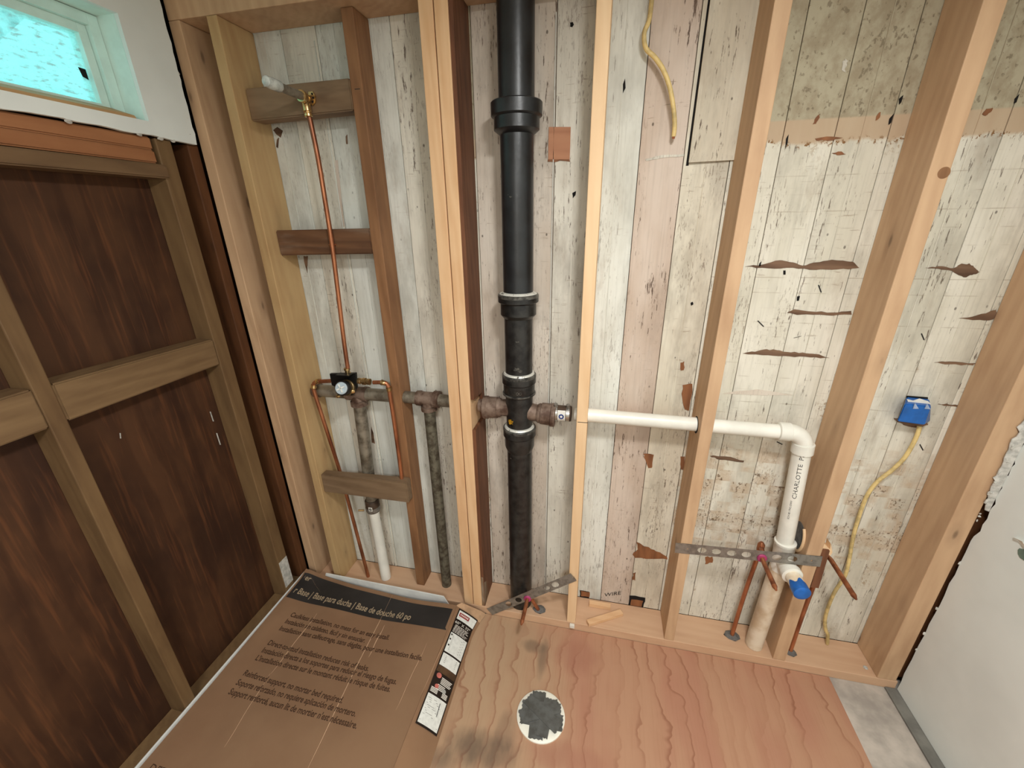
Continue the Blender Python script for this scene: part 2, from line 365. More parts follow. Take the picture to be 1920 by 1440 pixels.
def bm_box(x0, x1, y0, y1, z0, z1, bev=0.0015, jit=0.0):
    bm = bmesh.new()
    vs = [bm.verts.new((x, y, z)) for x in (x0, x1) for y in (y0, y1) for z in (z0, z1)]
    for f in ((0, 1, 3, 2), (4, 6, 7, 5), (0, 4, 5, 1), (2, 3, 7, 6), (0, 2, 6, 4), (1, 5, 7, 3)): bm.faces.new([vs[i] for i in f])
    bmesh.ops.recalc_face_normals(bm, faces=bm.faces)
    if jit:
        for v in bm.verts: v.co += Vector([random.uniform(-jit, jit) for _ in range(3)])
    if bev: bmesh.ops.bevel(bm, geom=list(bm.edges), offset=bev, segments=2, affect='EDGES', profile=0.5)
    return bm
def box(name, x0, x1, y0, y1, z0, z1, mat, parent=None, bev=0.0015, loc=None, jit=0.0):
    return link(name, bm_box(x0, x1, y0, y1, z0, z1, bev, jit), mat, loc or ((x0 + x1) / 2, (y0 + y1) / 2, z0), parent)
def frame_of(d):
    d = d.normalized(); a = Vector((0, 0, 1)) if abs(d.z) < 0.9 else Vector((1, 0, 0))
    u = d.cross(a).normalized(); v = d.cross(u).normalized(); return u, v
def smooth_path(pts, n=8):
    pts = [Vector(p) for p in pts]
    if len(pts) < 3: return pts
    out = []
    P = [2 * pts[0] - pts[1]] + pts + [2 * pts[-1] - pts[-2]]
    for i in range(1, len(P) - 2):
        p0, p1, p2, p3 = P[i - 1:i + 3]
        for k in range(n):
            s = k / n
            out.append(0.5 * ((2 * p1) + (p2 - p0) * s + (2 * p0 - 5 * p1 + 4 * p2 - p3) * s * s + (3 * p1 - p0 - 3 * p2 + p3) * s ** 3))
    out.append(pts[-1]); return out
def add_tube(bm, pts, r, seg=20, cap=True):
    pts = [Vector(p) for p in pts]; n = len(pts)
    rs = r if isinstance(r, (list, tuple)) else [r] * n
    u = None; rings = []
    for i, p in enumerate(pts):
        d = (pts[min(i + 1, n - 1)] - pts[max(i - 1, 0)])
        if d.length < 1e-9: d = Vector((0, 0, 1))
        d.normalize()
        if u is None: u, v = frame_of(d)
        else:
            u = (u - d * u.dot(d)).normalized(); v = d.cross(u)
        rings.append([bm.verts.new(p + (u * math.cos(2 * PI * k / seg) + v * math.sin(2 * PI * k / seg)) * rs[i]) for k in range(seg)])
    for a, b in zip(rings, rings[1:]):
        for k in range(seg): bm.faces.new((a[k], a[(k + 1) % seg], b[(k + 1) % seg], b[k]))
    if cap: bm.faces.new(rings[0][::-1]); bm.faces.new(rings[-1])
    return bm
def tube(name, pts, r, mat, parent=None, seg=20, smooth=0, loc=None):
    if smooth: pts = smooth_path(pts, smooth)
    bm = bmesh.new(); add_tube(bm, pts, r, seg); bmesh.ops.recalc_face_normals(bm, faces=bm.faces)
    return link(name, bm, mat, loc or pts[0], parent, True)
def add_lathe(bm, base, axis, prof, seg=32):
    """prof: (distance along axis, radius) pairs; doubled points give crisp rims."""
    base = Vector(base); d = Vector(axis).normalized(); u, v = frame_of(d); rings = []
    for h, r in prof:
        rings.append([bm.verts.new(base + d * h + (u * math.cos(2 * PI * k / seg) + v * math.sin(2 * PI * k / seg)) * max(r, 1e-4)) for k in range(seg)])
    for a, b in zip(rings, rings[1:]):
        for k in range(seg): bm.faces.new((a[k], a[(k + 1) % seg], b[(k + 1) % seg], b[k]))
    bm.faces.new(rings[0][::-1]); bm.faces.new(rings[-1]); return bm
def lathe(name, base, axis, prof, mat, parent=None, seg=32):
    bm = bmesh.new(); add_lathe(bm, base, axis, prof, seg); bmesh.ops.recalc_face_normals(bm, faces=bm.faces)
    return link(name, bm, mat, base, parent, True)
def prism(name, pts, vec, mat, parent=None, loc=None, holes=None):
    """polygon (world points, in order) pushed along vec."""
    bm = bmesh.new(); vec = Vector(vec)
    a = [bm.verts.new(p) for p in pts]; b = [bm.verts.new(Vector(p) + vec) for p in pts]
    n = len(a)
    bm.faces.new(a); bm.faces.new(b[::-1])
    for i in range(n): bm.faces.new((a[i], b[i], b[(i + 1) % n], a[(i + 1) % n]))
    bm.normal_update(); bmesh.ops.triangulate(bm, faces=[f for f in bm.faces if len(f.verts) > 4])
    bmesh.ops.recalc_face_normals(bm, faces=bm.faces)
    return link(name, bm, mat, loc or pts[0], parent)
def text_bm(body, size, mapf, spacing=1.0, width=None, bold=0.0, xs=1.0):
    """flat lettering; mapf(x, y) -> world point"""
    cu = bpy.data.curves.new('lettering', 'FONT'); cu.body = body; cu.size = size; cu.space_character = spacing; cu.offset = bold
    cu.resolution_u = 3
    o = bpy.data.objects.new('lettering', cu); COL.objects.link(o)
    dg = bpy.context.evaluated_depsgraph_get(); dg.update()
    me = bpy.data.meshes.new_from_object(o.evaluated_get(dg))
    bpy.data.objects.remove(o); bpy.data.curves.remove(cu)
    bm = bmesh.new(); bm.from_mesh(me); bpy.data.meshes.remove(me)
    if bm.verts:
        x0 = min(v.co.x for v in bm.verts); x1 = max(v.co.x for v in bm.verts)
        k = (width / (x1 - x0)) if width else xs
        for v in bm.verts: v.co = mapf((v.co.x - x0) * k, v.co.y)
    return bm
def quad_bm(bm, pts): bm.faces.new([bm.verts.new(p) for p in pts])

# ================================================================== THE ROOM
FY = 1.30          # front of the stud wall
BY = 1.440         # face of the boards
XL = -1.335        # front of the left wall's studs
XR = 1.174         # face of the right wall
TOP = 2.237
CEIL = 2.40
REAR = -1.75
# floor
fl = struct(box('floor', -1.6, 1.45, REAR, 1.6, -0.06, -0.004, M['subfloor'], bev=0))
box('plywood_sheet', XL - 0.075, 0.951, -0.9, 1.2985, -0.0045, 0.0, M['ply'], fl, bev=0.001, loc=(0, 0, 0))
box('grey_edge_strip', 1.136, 1.30, -1.2, 1.2985, -0.0045, 0.004, M['strip'], fl, bev=0.001)
struct(box('ceiling', -1.6, 1.45, REAR, 1.6, CEIL, CEIL + 0.05, M['dryw_room'], bev=0))
struct(box('wall_front', -1.6, 1.45, REAR - 0.06, REAR, -0.05, CEIL + 0.05, M['dryw_room'], bev=0))
# back wall: dark backing with upright boards
wb = struct(box('wall_back', -1.6, 1.45, 1.4585, 1.56, -0.05, CEIL + 0.05, M['tarpaper'], bev=0))
PITCH = 0.1265
def board_mat(k):
    x = 0.0765 + PITCH * k
    if x < -0.56: return M['bd_cool'] if k % 3 else M['bd_white']  # left bay: window daylight is put into the cool white of most boards
    if k == 0: return M['bd_pink']
    if k in (-2,): return M['bd_white']
    if k in (-3, -4): return M['bd_beige']
    if k == -1: return M['bd_cool']
    if k == 1: return M['bd_cream']
    return M['bd_stain']
for k in range(-12, 10):
    x0 = 0.0765 + PITCH * k; x1 = x0 + PITCH
    zt = CEIL
    bm = bm_box(x0 + 0.0009, x1 - 0.0009, BY + random.uniform(0, 0.0012), 1.4575, 0.0388, zt, 0.0014)
    # the bead along the middle of every board is a shallow groove
    link('plank', bm, board_mat(k), (x0, BY, 0.0), wb)
    if k not in (0, 3):
        g = bm_box((x0 + x1) / 2 - 0.0011, (x0 + x1) / 2 + 0.0011, BY - 0.0008, BY + 0.004, 0.0395, zt, 0.0005)
        link('plank_bead', g, board_mat(k), (x0, BY, 0.0), wb)
# the short board standing proud near the top
pk = prism('loose_plank', [(0.2165, BY - 0.012, 1.813), (0.3425, BY - 0.007, 1.815), (0.3425, BY - 0.007, CEIL - .01), (0.2205, BY - 0.012, CEIL - .01)], (0, 0.007, 0), M['bd_cream'], wb, (0.21, BY, 0))
prism('plank_gap', [(0.2115, BY - 0.001, 1.806), (0.2185, BY - 0.001, 1.806), (0.2225, BY - 0.001, CEIL - .01), (0.217, BY - 0.001, CEIL - .01)], (0, 0.002, 0), M['dark'], wb)
# pale strips where the left boards lap
for px0, px1 in ((652, 684), (1034, 1031)):
    p = onY(px0, 480, BY); q = onY(px1, 720, BY)
    box('paint_ridge', p.x - 0.0015, p.x + 0.0015, BY - 0.003, BY + 0.001, 0.041, 2.2, M['bd_cool'], wb, bev=0.0008)

# --- bare spots where paint and plaster tore off
def ragged(px, jit=2.0, n=3):
    out = []
    for i in range(len(px)):
        a = px[i]; b = px[(i + 1) % len(px)]
        for k in range(n):
            s = k / n
            out.append((a[0] + (b[0] - a[0]) * s + (random.uniform(-jit, jit) if k else 0), a[1] + (b[1] - a[1]) * s + (random.uniform(-jit, jit) if k else 0)))
    return out
def spot(px, mat, jit=1.2, n=3, th=0.0012, name='bare_spot', off=0.0):
    pts = [onY(x, y, BY - 0.0010 - off) for x, y in ragged(px, jit, n)]
    return prism(name, pts, (0, th, 0), mat, wb)
for px in (
    [(1397, 500), (1430, 496), (1462, 488), (1487, 492), (1505, 498), (1530, 492), (1560, 487), (1600, 491), (1611, 502), (1570, 505), (1530, 506), (1487, 502), (1440, 503)],
    [(1476, 587), (1490, 580), (1520, 584), (1560, 586), (1597, 583), (1597, 590), (1550, 591), (1500, 590)],
    [(1393, 663), (1425, 657), (1450, 655), (1476, 660), (1505, 661), (1530, 664), (1555, 671), (1520, 670), (1480, 668), (1440, 666)],
    [(1735, 502), (1760, 499), (1788, 503), (1800, 496), (1818, 494), (1830, 504), (1838, 510), (1826, 514), (1812, 520), (1798, 516), (1786, 508), (1760, 504)],
    [(1798, 597), (1830, 592), (1868, 581), (1872, 592), (1862, 599), (1830, 600)],
    [(1752, 680), (1780, 678), (1830, 681), (1825, 685), (1780, 683)],
    [(1758, 758), (1775, 757), (1797, 760), (1795, 763), (1770, 761)],
    [(1331, 855), (1360, 856), (1396, 864), (1392, 867), (1350, 862)]):
    spot(px, M['bare_dark'], 1.3, 4)
for px in ([(1524, 233), (1530, 220), (1537, 214), (1536, 222), (1530, 232)], [(1642, 226), (1646, 214), (1652, 210), (1650, 220)], [(1842, 214), (1850, 204), (1862, 202), (1858, 210), (1848, 217)], [(1560, 287), (1578, 284), (1586, 289), (1570, 291)]):
    spot(px, M['bare_wood'], 1.0, 3)
spot([(1578, 132), (1580, 118), (1585, 110), (1590, 114), (1587, 124), (1584, 136)], M['bd_white'], 1.8, 4, name='paint_chip')
for px in (
    [(1355, 738), (1385, 733), (1420, 730), (1455, 735), (1490, 741), (1450, 741), (1400, 740)],):
    spot(px, M['bd_beige'], 0.8, 2)
for px in (
    [(1280, 722), (1298, 720), (1297, 742), (1292, 770), (1284, 768), (1279, 745)],
    [(1276, 680), (1283, 678), (1282, 694), (1277, 696)],
    [(1193, 1016), (1204, 1022), (1216, 1026), (1230, 1034), (1250, 1044), (1252, 1049), (1222, 1048), (1190, 1046), (1186, 1040), (1196, 1030)],
    [(1206, 851), (1226, 853), (1223, 876), (1216, 878), (1210, 862)],
    [(1187, 1075), (1192, 1074), (1191, 1088), (1186, 1088)],
    [(1322, 1045), (1336, 1044), (1336, 1055), (1322, 1058)],
    [(1276, 856), (1284, 856), (1284, 880), (1277, 880)],
    [(1528, 165 + 95), (1560, 256), (1580, 258), (1562, 263), (1532, 264)]):
    spot(px, M['bare_wood'], 1.4, 3)
for px in (
    [(1069, 42), (1074, 41), (1076, 46), (1073, 51), (1069, 50)], [(1295, 568), (1299, 566), (1300, 571), (1296, 573)],
    [(1168, 158), (1172, 147), (1173, 165), (1168, 175)], [(1474, 260), (1479, 252), (1477, 268), (1473, 279)],
    [(1469, 507), (1473, 507), (1473, 515), (1469, 515)], [(1495, 556), (1500, 555), (1498, 564), (1494, 564)],
    [(1686, 185), (1694, 178), (1690, 192), (1686, 196)], [(1668, 222), (1677, 212), (1671, 230), (1666, 234)],
    [(1424, 494), (1428, 490), (1426, 499), (1423, 500)], [(1073, 362), (1080, 358), (1079, 366), (1074, 372)],
    [(1903, 185), (1912, 176), (1906, 192), (1901, 194)]):
    spot(px, M['dark'], 0.4, 2, name='nail_hole')
for a, b in (((1535, 535), (1540, 548)), ((1421, 602), (1432, 612)), ((1489, 634), (1502, 630)), ((1728, 626), (1733, 637)), ((1725, 834), (1731, 844)), ((1457, 829), (1467, 833)), ((1390, 79 + 12), (1366, 96)), ((1342, 240), (1348, 232))):
    spot([(a[0] - 1, a[1]), (a[0] + 1, a[1] - 1), (b[0] + 1, b[1]), (b[0] - 1, b[1] + 1)], M['ink'], 0.2, 1, name='staple')
for px in ([(1180, 1117), (1210, 1121), (1206, 1139), (1178, 1135)], [(1087, 1107), (1105, 1110), (1105, 1127), (1087, 1125)]):
    spot(px, M['dark'], 1.0, 3, name='board_hole')
spot([(1184, 1124), (1206, 1127), (1203, 1138), (1182, 1135)], M['bare_wood'], 0.8, 2, off=0.001)
spot([(1089, 1108), (1106, 1111), (1105, 1120), (1089, 1118)], M['bare_wood'], 1.0, 2, off=0.001)
spot([(1029, 238), (1070, 238), (1068, 299), (1028, 299)], M['patch'], 0.3, 2, th=0.003, name='square_patch', off=0.002)
spot([(1027, 299), (1068, 299), (1069, 303), (1050, 301), (1040, 304), (1027, 303)], M['bare_wood'], 0.5, 2, name='splintered_edge', off=0.001)
spot([(1210, 298), (1240, 291), (1282, 289), (1282, 293), (1242, 296), (1212, 302)], M['bd_white'], 0.8, 3, name='paint_smear')
for px in ([(512, 244), (520, 238), (530, 245), (526, 258), (518, 252)], [(519, 262), (523, 258), (521, 278), (518, 276)], [(648, 256), (651, 252), (652, 270), (649, 270)],
           [(569, 480), (577, 480), (576, 512), (572, 498)], [(696, 800), (700, 812), (703, 832), (697, 830)]):
    spot(px, M['bare_dark'], 0.6, 2)
spot([(628, 300), (633, 300), (646, 425), (641, 425)], M['bd_pink'], 0.6, 3, name='caulk_bead')
p0 = onY(1133, 1118, BY); p1 = onY(1164, 1114, BY); uu = (p1 - p0); wd = uu.length; uu.normalize()
link('pencil_lettering', text_bm('WIRE', 0.03, lambda x, y: Vector((p0.x, BY - 0.0022, p0.z)) + uu * x + Vector((0, 0, 1)) * y, width=wd, bold=0.0), M['ink'], (p0.x, BY, p0.z), wb)

# --- left wall: drywall above, plywood sheathing between studs below
dz0 = 1.911; WY1 = 1.137; WZ0 = 1.947; WZ1 = 2.196; WY0 = 0.30
bm = bmesh.new()
def wall_panel(bm, polys, x0, x1):
    for pts in polys:
        a = [bm.verts.new((x1, y, z)) for y, z in pts]; b = [bm.verts.new((x0, y, z)) for y, z in pts]
        bm.faces.new(a); bm.faces.new(b[::-1])
        for i in range(len(a)): bm.faces.new((a[i], b[i], b[(i + 1) % len(a)], a[(i + 1) % len(a)]))
edge = [(1.277, dz0 - .004)]
z = dz0
while z < CEIL - 0.02:
    z += random.uniform(0.008, 0.03); edge.append((1.279 + random.uniform(-0.0022, 0.0022), min(z, CEIL)))
edge[-1] = (1.279, CEIL)
low = []
y = 1.15
y = 1.12
while y > 0.0:
    low.append((y, dz0 + random.uniform(-0.003, 0.003))); y -= random.uniform(0.012, 0.05)
wall_panel(bm, [[(REAR, dz0)] + low[::-1] + [(1.137, dz0 + .001), (1.137, WZ0), (REAR, WZ0)],
                [(1.137, dz0 + .001), (1.20, dz0 - .003)] + edge + [(1.137, CEIL)],
                [(REAR, WZ1), (1.137, WZ1), (1.137, CEIL), (REAR, CEIL)],
                [(REAR, WZ0), (WY0, WZ0), (WY0, WZ1), (REAR, WZ1)]], XL + 0.0005, XL + 0.0135)
bm.normal_update(); bmesh.ops.triangulate(bm, faces=[f for f in bm.faces if len(f.verts) > 4]); bmesh.ops.recalc_face_normals(bm, faces=bm.faces)
wl = struct(link('wall_left', bm, M['dryw'], (XL, 0, dz0)))
SX = -1.410
box('plywood_panel', SX - 0.012, SX, -0.9, 1.44, 0.0, 1.93, M['sheath'], wl, bev=0.0)
box('outer_sheathing', SX - 0.05, SX - 0.0125, REAR, 1.45, -0.05, WZ0 - 0.006, M['tarpaper'], wl, bev=0.0)
box('outer_sheathing', SX - 0.05, SX - 0.0125, REAR, 1.45, WZ1 + 0.006, CEIL + .02, M['tarpaper'], wl, bev=0.0)
box('outer_sheathing', SX - 0.05, SX - 0.0125, WY1 + 0.006, 1.45, WZ0 - 0.006, WZ1 + 0.006, M['tarpaper'], wl, bev=0.0)
box('outer_sheathing', SX - 0.05, SX - 0.0125, REAR, WY0 - 0.006, WZ0 - 0.006, WZ1 + 0.006, M['tarpaper'], wl, bev=0.0)
for a, b in (((393, 772), (399, 790)), ((405, 812), (412, 834)), ((224, 812), (225, 822))):
    q = [onX(x, y, SX + 0.0008) for x, y in ((a[0], a[1]), (a[0] + 2, a[1]), (b[0] + 2, b[1]), (b[0], b[1]))]
    prism('staple', q, (0.0008, 0, 0), M['gyps'], wl)
for i in range(7):   # gypsum crumbs on the torn edge
    yy, z0 = [(1.276, 2.10), (1.27, 1.98), (1.20, 1.908), (1.10, 1.909), (0.93, 1.910), (1.262, 1.935), (1.16, 1.907)][i]
    bm = bmesh.new(); bmesh.ops.create_icosphere(bm, subdivisions=2, radius=0.006)
    for v in bm.verts: v.co = Vector((v.co.x * 0.6, v.co.y * 1.5, v.co.z * 0.9)) * random.uniform(0.7, 1.2) + Vector((XL + 0.010, yy, z0))
    link('gypsum_crumb', bm, M['gyps'], (XL + .01, yy, z0), wl)

# window
bm = bmesh.new()
def bxs(bm, x0, x1, y0, y1, z0, z1):
    b2 = bm_box(x0, x1, y0, y1, z0, z1, 0.001); me = bpy.data.meshes.new('tmp'); b2.to_mesh(me); b2.free(); bm.from_mesh(me); bpy.data.meshes.remove(me)
bxs(bm, -1.455, XL - 0.0005, WY1 + 0.0005, WY1 + 0.006, WZ0 - 0.006, WZ1 + 0.006)
bxs(bm, -1.455, XL - 0.0005, WY0 - 0.006, WY0 - 0.0005, WZ0 - 0.006, WZ1 + 0.006)
bxs(bm, -1.455, XL - 0.0005, WY0 - .006, WY1 + 0.006, WZ1 + 0.0005, WZ1 + 0.006)
bxs(bm, -1.455, XL - 0.0005, WY0 - .006, WY1 + 0.006, WZ0 - 0.006, WZ0 - 0.0005)
win = struct(link('window_1', bm, M['jamb'], (XL, WY0, WZ0)))
def ring_frame(name, x0, x1, y0, y1, z0, z1, wdt, mat, par):
    bm = bmesh.new()
    bxs(bm, x0, x1, y1 - wdt, y1, z0, z1); bxs(bm, x0, x1, y0, y0 + wdt, z0, z1)
    bxs(bm, x0, x1, y0 + wdt, y1 - wdt, z1 - wdt, z1); bxs(bm, x0, x1, y0 + wdt, y1 - wdt, z0, z0 + wdt)
    return link(name, bm, mat, (x0, y0, z0), par)
wf = ring_frame('window_frame', -1.452, -1.395, WY0, WY1, WZ0 + 0.001, WZ1 - 0.001, 0.027, M['frame'], win)
ring_frame('window_sash', -1.445, -1.408, WY0 + 0.028, WY1 - 0.028, WZ0 + 0.016, WZ1 - 0.028, 0.022, M['frame'], win)
box('glass_pane', -1.427, -1.423, WY0 + 0.048, WY1 - 0.048, WZ0 + 0.036, WZ1 - 0.048, M['glass'], win, bev=0)
prism('sill_board', [(-1.407, 1.108, WZ0 + 0.032), (-1.345, 1.118, WZ0 + 0.012), (-1.338, 1.118, WZ0 + 0.0005), (-1.407, 1.108, WZ0 + 0.0005)], (0, -0.80, 0), M['sill'], win)
prism('tape_scrap', [(-1.4215, 1.066, 2.065), (-1.4215, 1.083, 2.064), (-1.4215, 1.083, 2.040), (-1.4215, 1.070, 2.044)], (0.001, 0, 0), M['dark'], win)
eave = struct(prism('trim_1', [onX(x, y, -1.95) for x, y in ((-80, 150), (0, 76), (60, 22), (110, -40), (-80, -40))], (-0.30, 0, 0.03), M['soffit']))

# --- right wall: drywall with a torn edge
bm = bmesh.new()
edge = []
z = 0.006
while z < CEIL:
    if z < 0.75: y = 1.297 + random.uniform(-0.003, 0.002)
    else: y = 1.292 + random.uniform(-0.010, 0.006)
    edge.append((y, z)); z += random.uniform(0.008, 0.03) if z > 0.7 else random.uniform(0.02, 0.06)
edge.append((1.297, CEIL))
# the drywall has a small torn hole low down
hc = onX(1922, 1020, XR)
wall_panel(bm, [[(REAR, 0.006)] + edge + [(REAR, CEIL)]], XR + 0.013, XR)
bm.normal_update(); bmesh.ops.triangulate(bm, faces=[f for f in bm.faces if len(f.verts) > 4]); bmesh.ops.recalc_face_normals(bm, faces=bm.faces)
wr = struct(link('wall_right', bm, M['dryw'], (XR, 0, 0)))
box('outer_sheathing', 1.30, 1.32, REAR, 1.45, -0.05, CEIL + .02, M['tarpaper'], wr, bev=0)
pts = [onX(x, y, XR - 0.0006) for x, y in ((1909, 1031), (1912, 1028), (1920, 1030), (1930, 1036), (1932, 1048), (1922, 1052), (1913, 1046), (1909, 1039))]
prism('torn_hole', pts, (-0.0008, 0, 0), M['hole'], wr)
pts = [onX(x, y, XR - 0.001) for x, y in ((1900, 1008), (1912, 1014), (1924, 1028), (1934, 1034), (1924, 1016), (1910, 1009))]
prism('torn_flap', [p + Vector((-0.010 * i / 5, 0, 0)) for i, p in enumerate(pts)], (-0.0008, 0, 0), M['flap'], wr)
edge_l = []; edge_r = []
z = 0.83
while z < CEIL - 0.02:
    k_ = min(1.0, (z - 0.80) / 0.12)
    edge_l.append((1.166 - 0.013 * k_ + random.uniform(-0.005, 0.005), z)); edge_r.append((1.1735, z)); z += random.uniform(0.006, 0.022)
pl_ = [Vector((x, 1.2975 - random.uniform(0, 0.003), zz)) for x, zz in edge_l] + [Vector((x, 1.290, zz)) for x, zz in reversed(edge_r)]
prism('joint_compound', pl_, (0, -0.0022, 0), M['gyps'], wr)
for i in range(46):
    zz_ = random.choice((random.uniform(0.78, 1.6), random.uniform(0.84, 1.2)))
    bm = bmesh.new(); bmesh.ops.create_icosphere(bm, subdivisions=1, radius=random.uniform(0.0025, 0.006))
    c = Vector((1.165 + random.uniform(-.009, .006), 1.2945 + random.uniform(-.003, .001), zz_)); sz = random.uniform(.8, 2.4)
    for v in bm.verts: v.co = Vector((v.co.x, v.co.y * 0.6, v.co.z * sz)) * random.uniform(0.6, 1.3) + c
    link('gypsum_crumb', bm, M['gyps'], c, wr)
for zz_ in (0.42, 0.30, 0.22, 0.62):
    bm = bmesh.new(); bmesh.ops.create_icosphere(bm, subdivisions=1, radius=0.004); c = Vector((1.1725, 1.296, zz_))
    for v in bm.verts: v.co = Vector((v.co.x, v.co.y * 0.6, v.co.z * 2)) * random.uniform(0.6, 1.3) + c
    link('gypsum_crumb', bm, M['gyps'], c, wr)
# ================================================================== FRAMING
def lumber(name, x0, x1, y0, y1, z0, z1, mat, label, cat, group=None, bev=0.0022):
    o = box(name, x0, x1, y0, y1, z0, z1, mat, bev=bev); return tag(o, label, cat, group)
SB = BY - 0.0006
PZ = 0.0395
lumber('sole_plate', -1.333, XR - 0.003, FY, BY + 0.0, -0.0035, 0.0385, M['pine_x'], 'long fresh pine sole plate lying along the foot of the stud wall', 'plate')
lumber('top_plate', -1.333, 1.16, FY, BY - 0.001, TOP, TOP + 0.09, M['fir'], 'wooden top plate running across the heads of the wall studs', 'plate')
ZT = TOP - 0.0006
lumber('wall_stud', -1.333, -1.293, FY, SB, PZ, ZT, M['fir'], 'reddish fir stud in the left corner of the stud wall', 'stud')
lumber('wall_stud', -1.196, -1.160, FY, SB, PZ, ZT, M['fir_y'], 'knotty yellow stud on the left end of the shower valve bay', 'stud')
lumber('wall_stud', -0.789, -0.750, 1.353, SB, PZ, ZT, M['old'], 'set-back old brown stud just right of the copper shower riser', 'stud')
lumber('wall_stud', -0.5305, -0.4895, FY, SB, PZ, ZT, M['pine'], 'left of two fresh pine studs doubled up beside the black stack', 'stud')
lumber('wall_stud', -0.4865, -0.4475, FY, SB, PZ, ZT, M['pine'], 'right of two fresh pine studs doubled up beside the black stack', 'stud')
# old reddish board sistered on, notched for the pipe
nz0 = onY(905, 795, 1.36).z; nz1 = onY(905, 745, 1.36).z
prism('sister_stud', [(-0.4465, FY + 0.004, PZ), (-0.4465, SB, PZ), (-0.4465, SB, ZT), (-0.4465, FY + .004, ZT), (-0.4465, FY + .004, nz1 + 0.012), (-0.4465, 1.41, nz1), (-0.4465, 1.41, nz0), (-0.4465, FY + 0.004, nz0)], (0.012, 0, 0), M['old_red'])
ss = bpy.data.objects['sister_stud']; tag(ss, 'old dark reddish board nailed beside the doubled pine studs and notched around a drain pipe', 'stud')
bm = bm_box(-0.447, -0.4342, FY + 0.003, 1.37, PZ, 0.21, 0.003, 0.002); link('decayed_foot', bm, wood('grey_decayed_wood', (146, 120, 92), (96, 70, 48), 2, 0.2, 1.2, (196, 188, 174), dirt_amt=0.7), (-0.44, 1.33, PZ), ss)
lumber('wall_stud', -0.0640, -0.0270, FY, SB, PZ, ZT, M['pine_pale'], 'pale pine stud in the middle, first to the right of the black stack', 'stud')
lumber('wall_stud', 0.3380, 0.3765, FY, SB, PZ, ZT, M['fir'], 'stud the white horizontal drain pipe runs through', 'stud')
lumber('wall_stud', 0.7460, 0.7900, FY, SB, PZ, ZT, M['fir'], 'wide fir stud just right of the white vertical drain pipe', 'stud')
lumber('wall_stud', 1.1020, 1.1630, FY, SB, PZ, ZT, M['fir'], 'broad fir stud against the right drywall', 'stud')
lumber('corner_stud', 1.1645, 1.295, 1.320, SB, PZ, ZT, M['dark_stud'], 'dark stud showing in the gap behind the torn right drywall edge', 'stud')
# fresh faces: the pale ripped strips nailed on the front of two studs
# pencil marks are parts of studs
def mark(stud, a, b, Y):
    p = onY(a[0], a[1], Y); q = onY(b[0], b[1], Y)
    box('pencil_mark', min(p.x, q.x), max(p.x, q.x), Y - 0.0004, Y + 0.0004, (p.z + q.z) / 2 - 0.0010, (p.z + q.z) / 2 + 0.0010, M['ink'], stud, bev=0)
sts = [o for o in bpy.data.objects if o.name.startswith('wall_stud')]
def stud_at(x): return min(sts, key=lambda o: abs(o.location.x - x))
mark(stud_at(-0.045), (1083, 791), (1102, 793), FY)
mark(stud_at(-0.77), (665, 167), (675, 167), 1.353)
# knot on the wide right stud
k = onY(1770, 324, FY)
lathe('knot', (k.x, FY + 0.004, k.z), (0, -1, 0), [(0, 0.013), (0.0042, 0.013), (0.0046, 0.008), (0.0046, 0.0002)], M['old'], stud_at(0.77), 20)
# blocks between the studs of the shower bay
def block(name, px, Yf, dep, mat, label, x0=None, x1=None):
    P = [onY(x, y, Yf) for x, y in px]      # tl, tr, br, bl
    if x0 is not None: P[0].x = x0; P[3].x = x0
    if x1 is not None: P[1].x = x1; P[2].x = x1
    bm = bmesh.new(); a = [bm.verts.new(p) for p in P]; b = [bm.verts.new(p + Vector((0, dep, 0))) for p in P]
    bm.faces.new(a[::-1]); bm.faces.new(b)
    for i in range(4): bm.faces.new((a[i], a[(i + 1) % 4], b[(i + 1) % 4], b[i]))
    bmesh.ops.recalc_face_normals(bm, faces=bm.faces)
    bmesh.ops.bevel(bm, geom=list(bm.edges), offset=0.0035, segments=2, affect='EDGES')
    o = link(name, bm, mat, (P[0].x, Yf, P[0].z), None); return tag(o, label, 'block')
block('wood_block', ((457, 166), (655, 146), (664, 207), (471, 227)), 1.350, 0.060, M['old_grey_x'], 'grey weathered block behind the shower arm, topmost in the shower bay', -1.1595, -0.7895)
block('wood_block', ((520, 432), (696, 428), (701, 476), (530, 479)), 1.352, 0.040, M['old_brown_x'], 'dark brown block the copper riser is clipped to, middle of the shower bay', -1.1595, -0.7895)
block('wood_block', ((602, 890), (763, 905), (764, 943), (604, 922)), 1.312, 0.040, M['old_grey_x'], 'worn grey-brown block below the shower valve with copper pipes through it', -1.1595, -0.752)
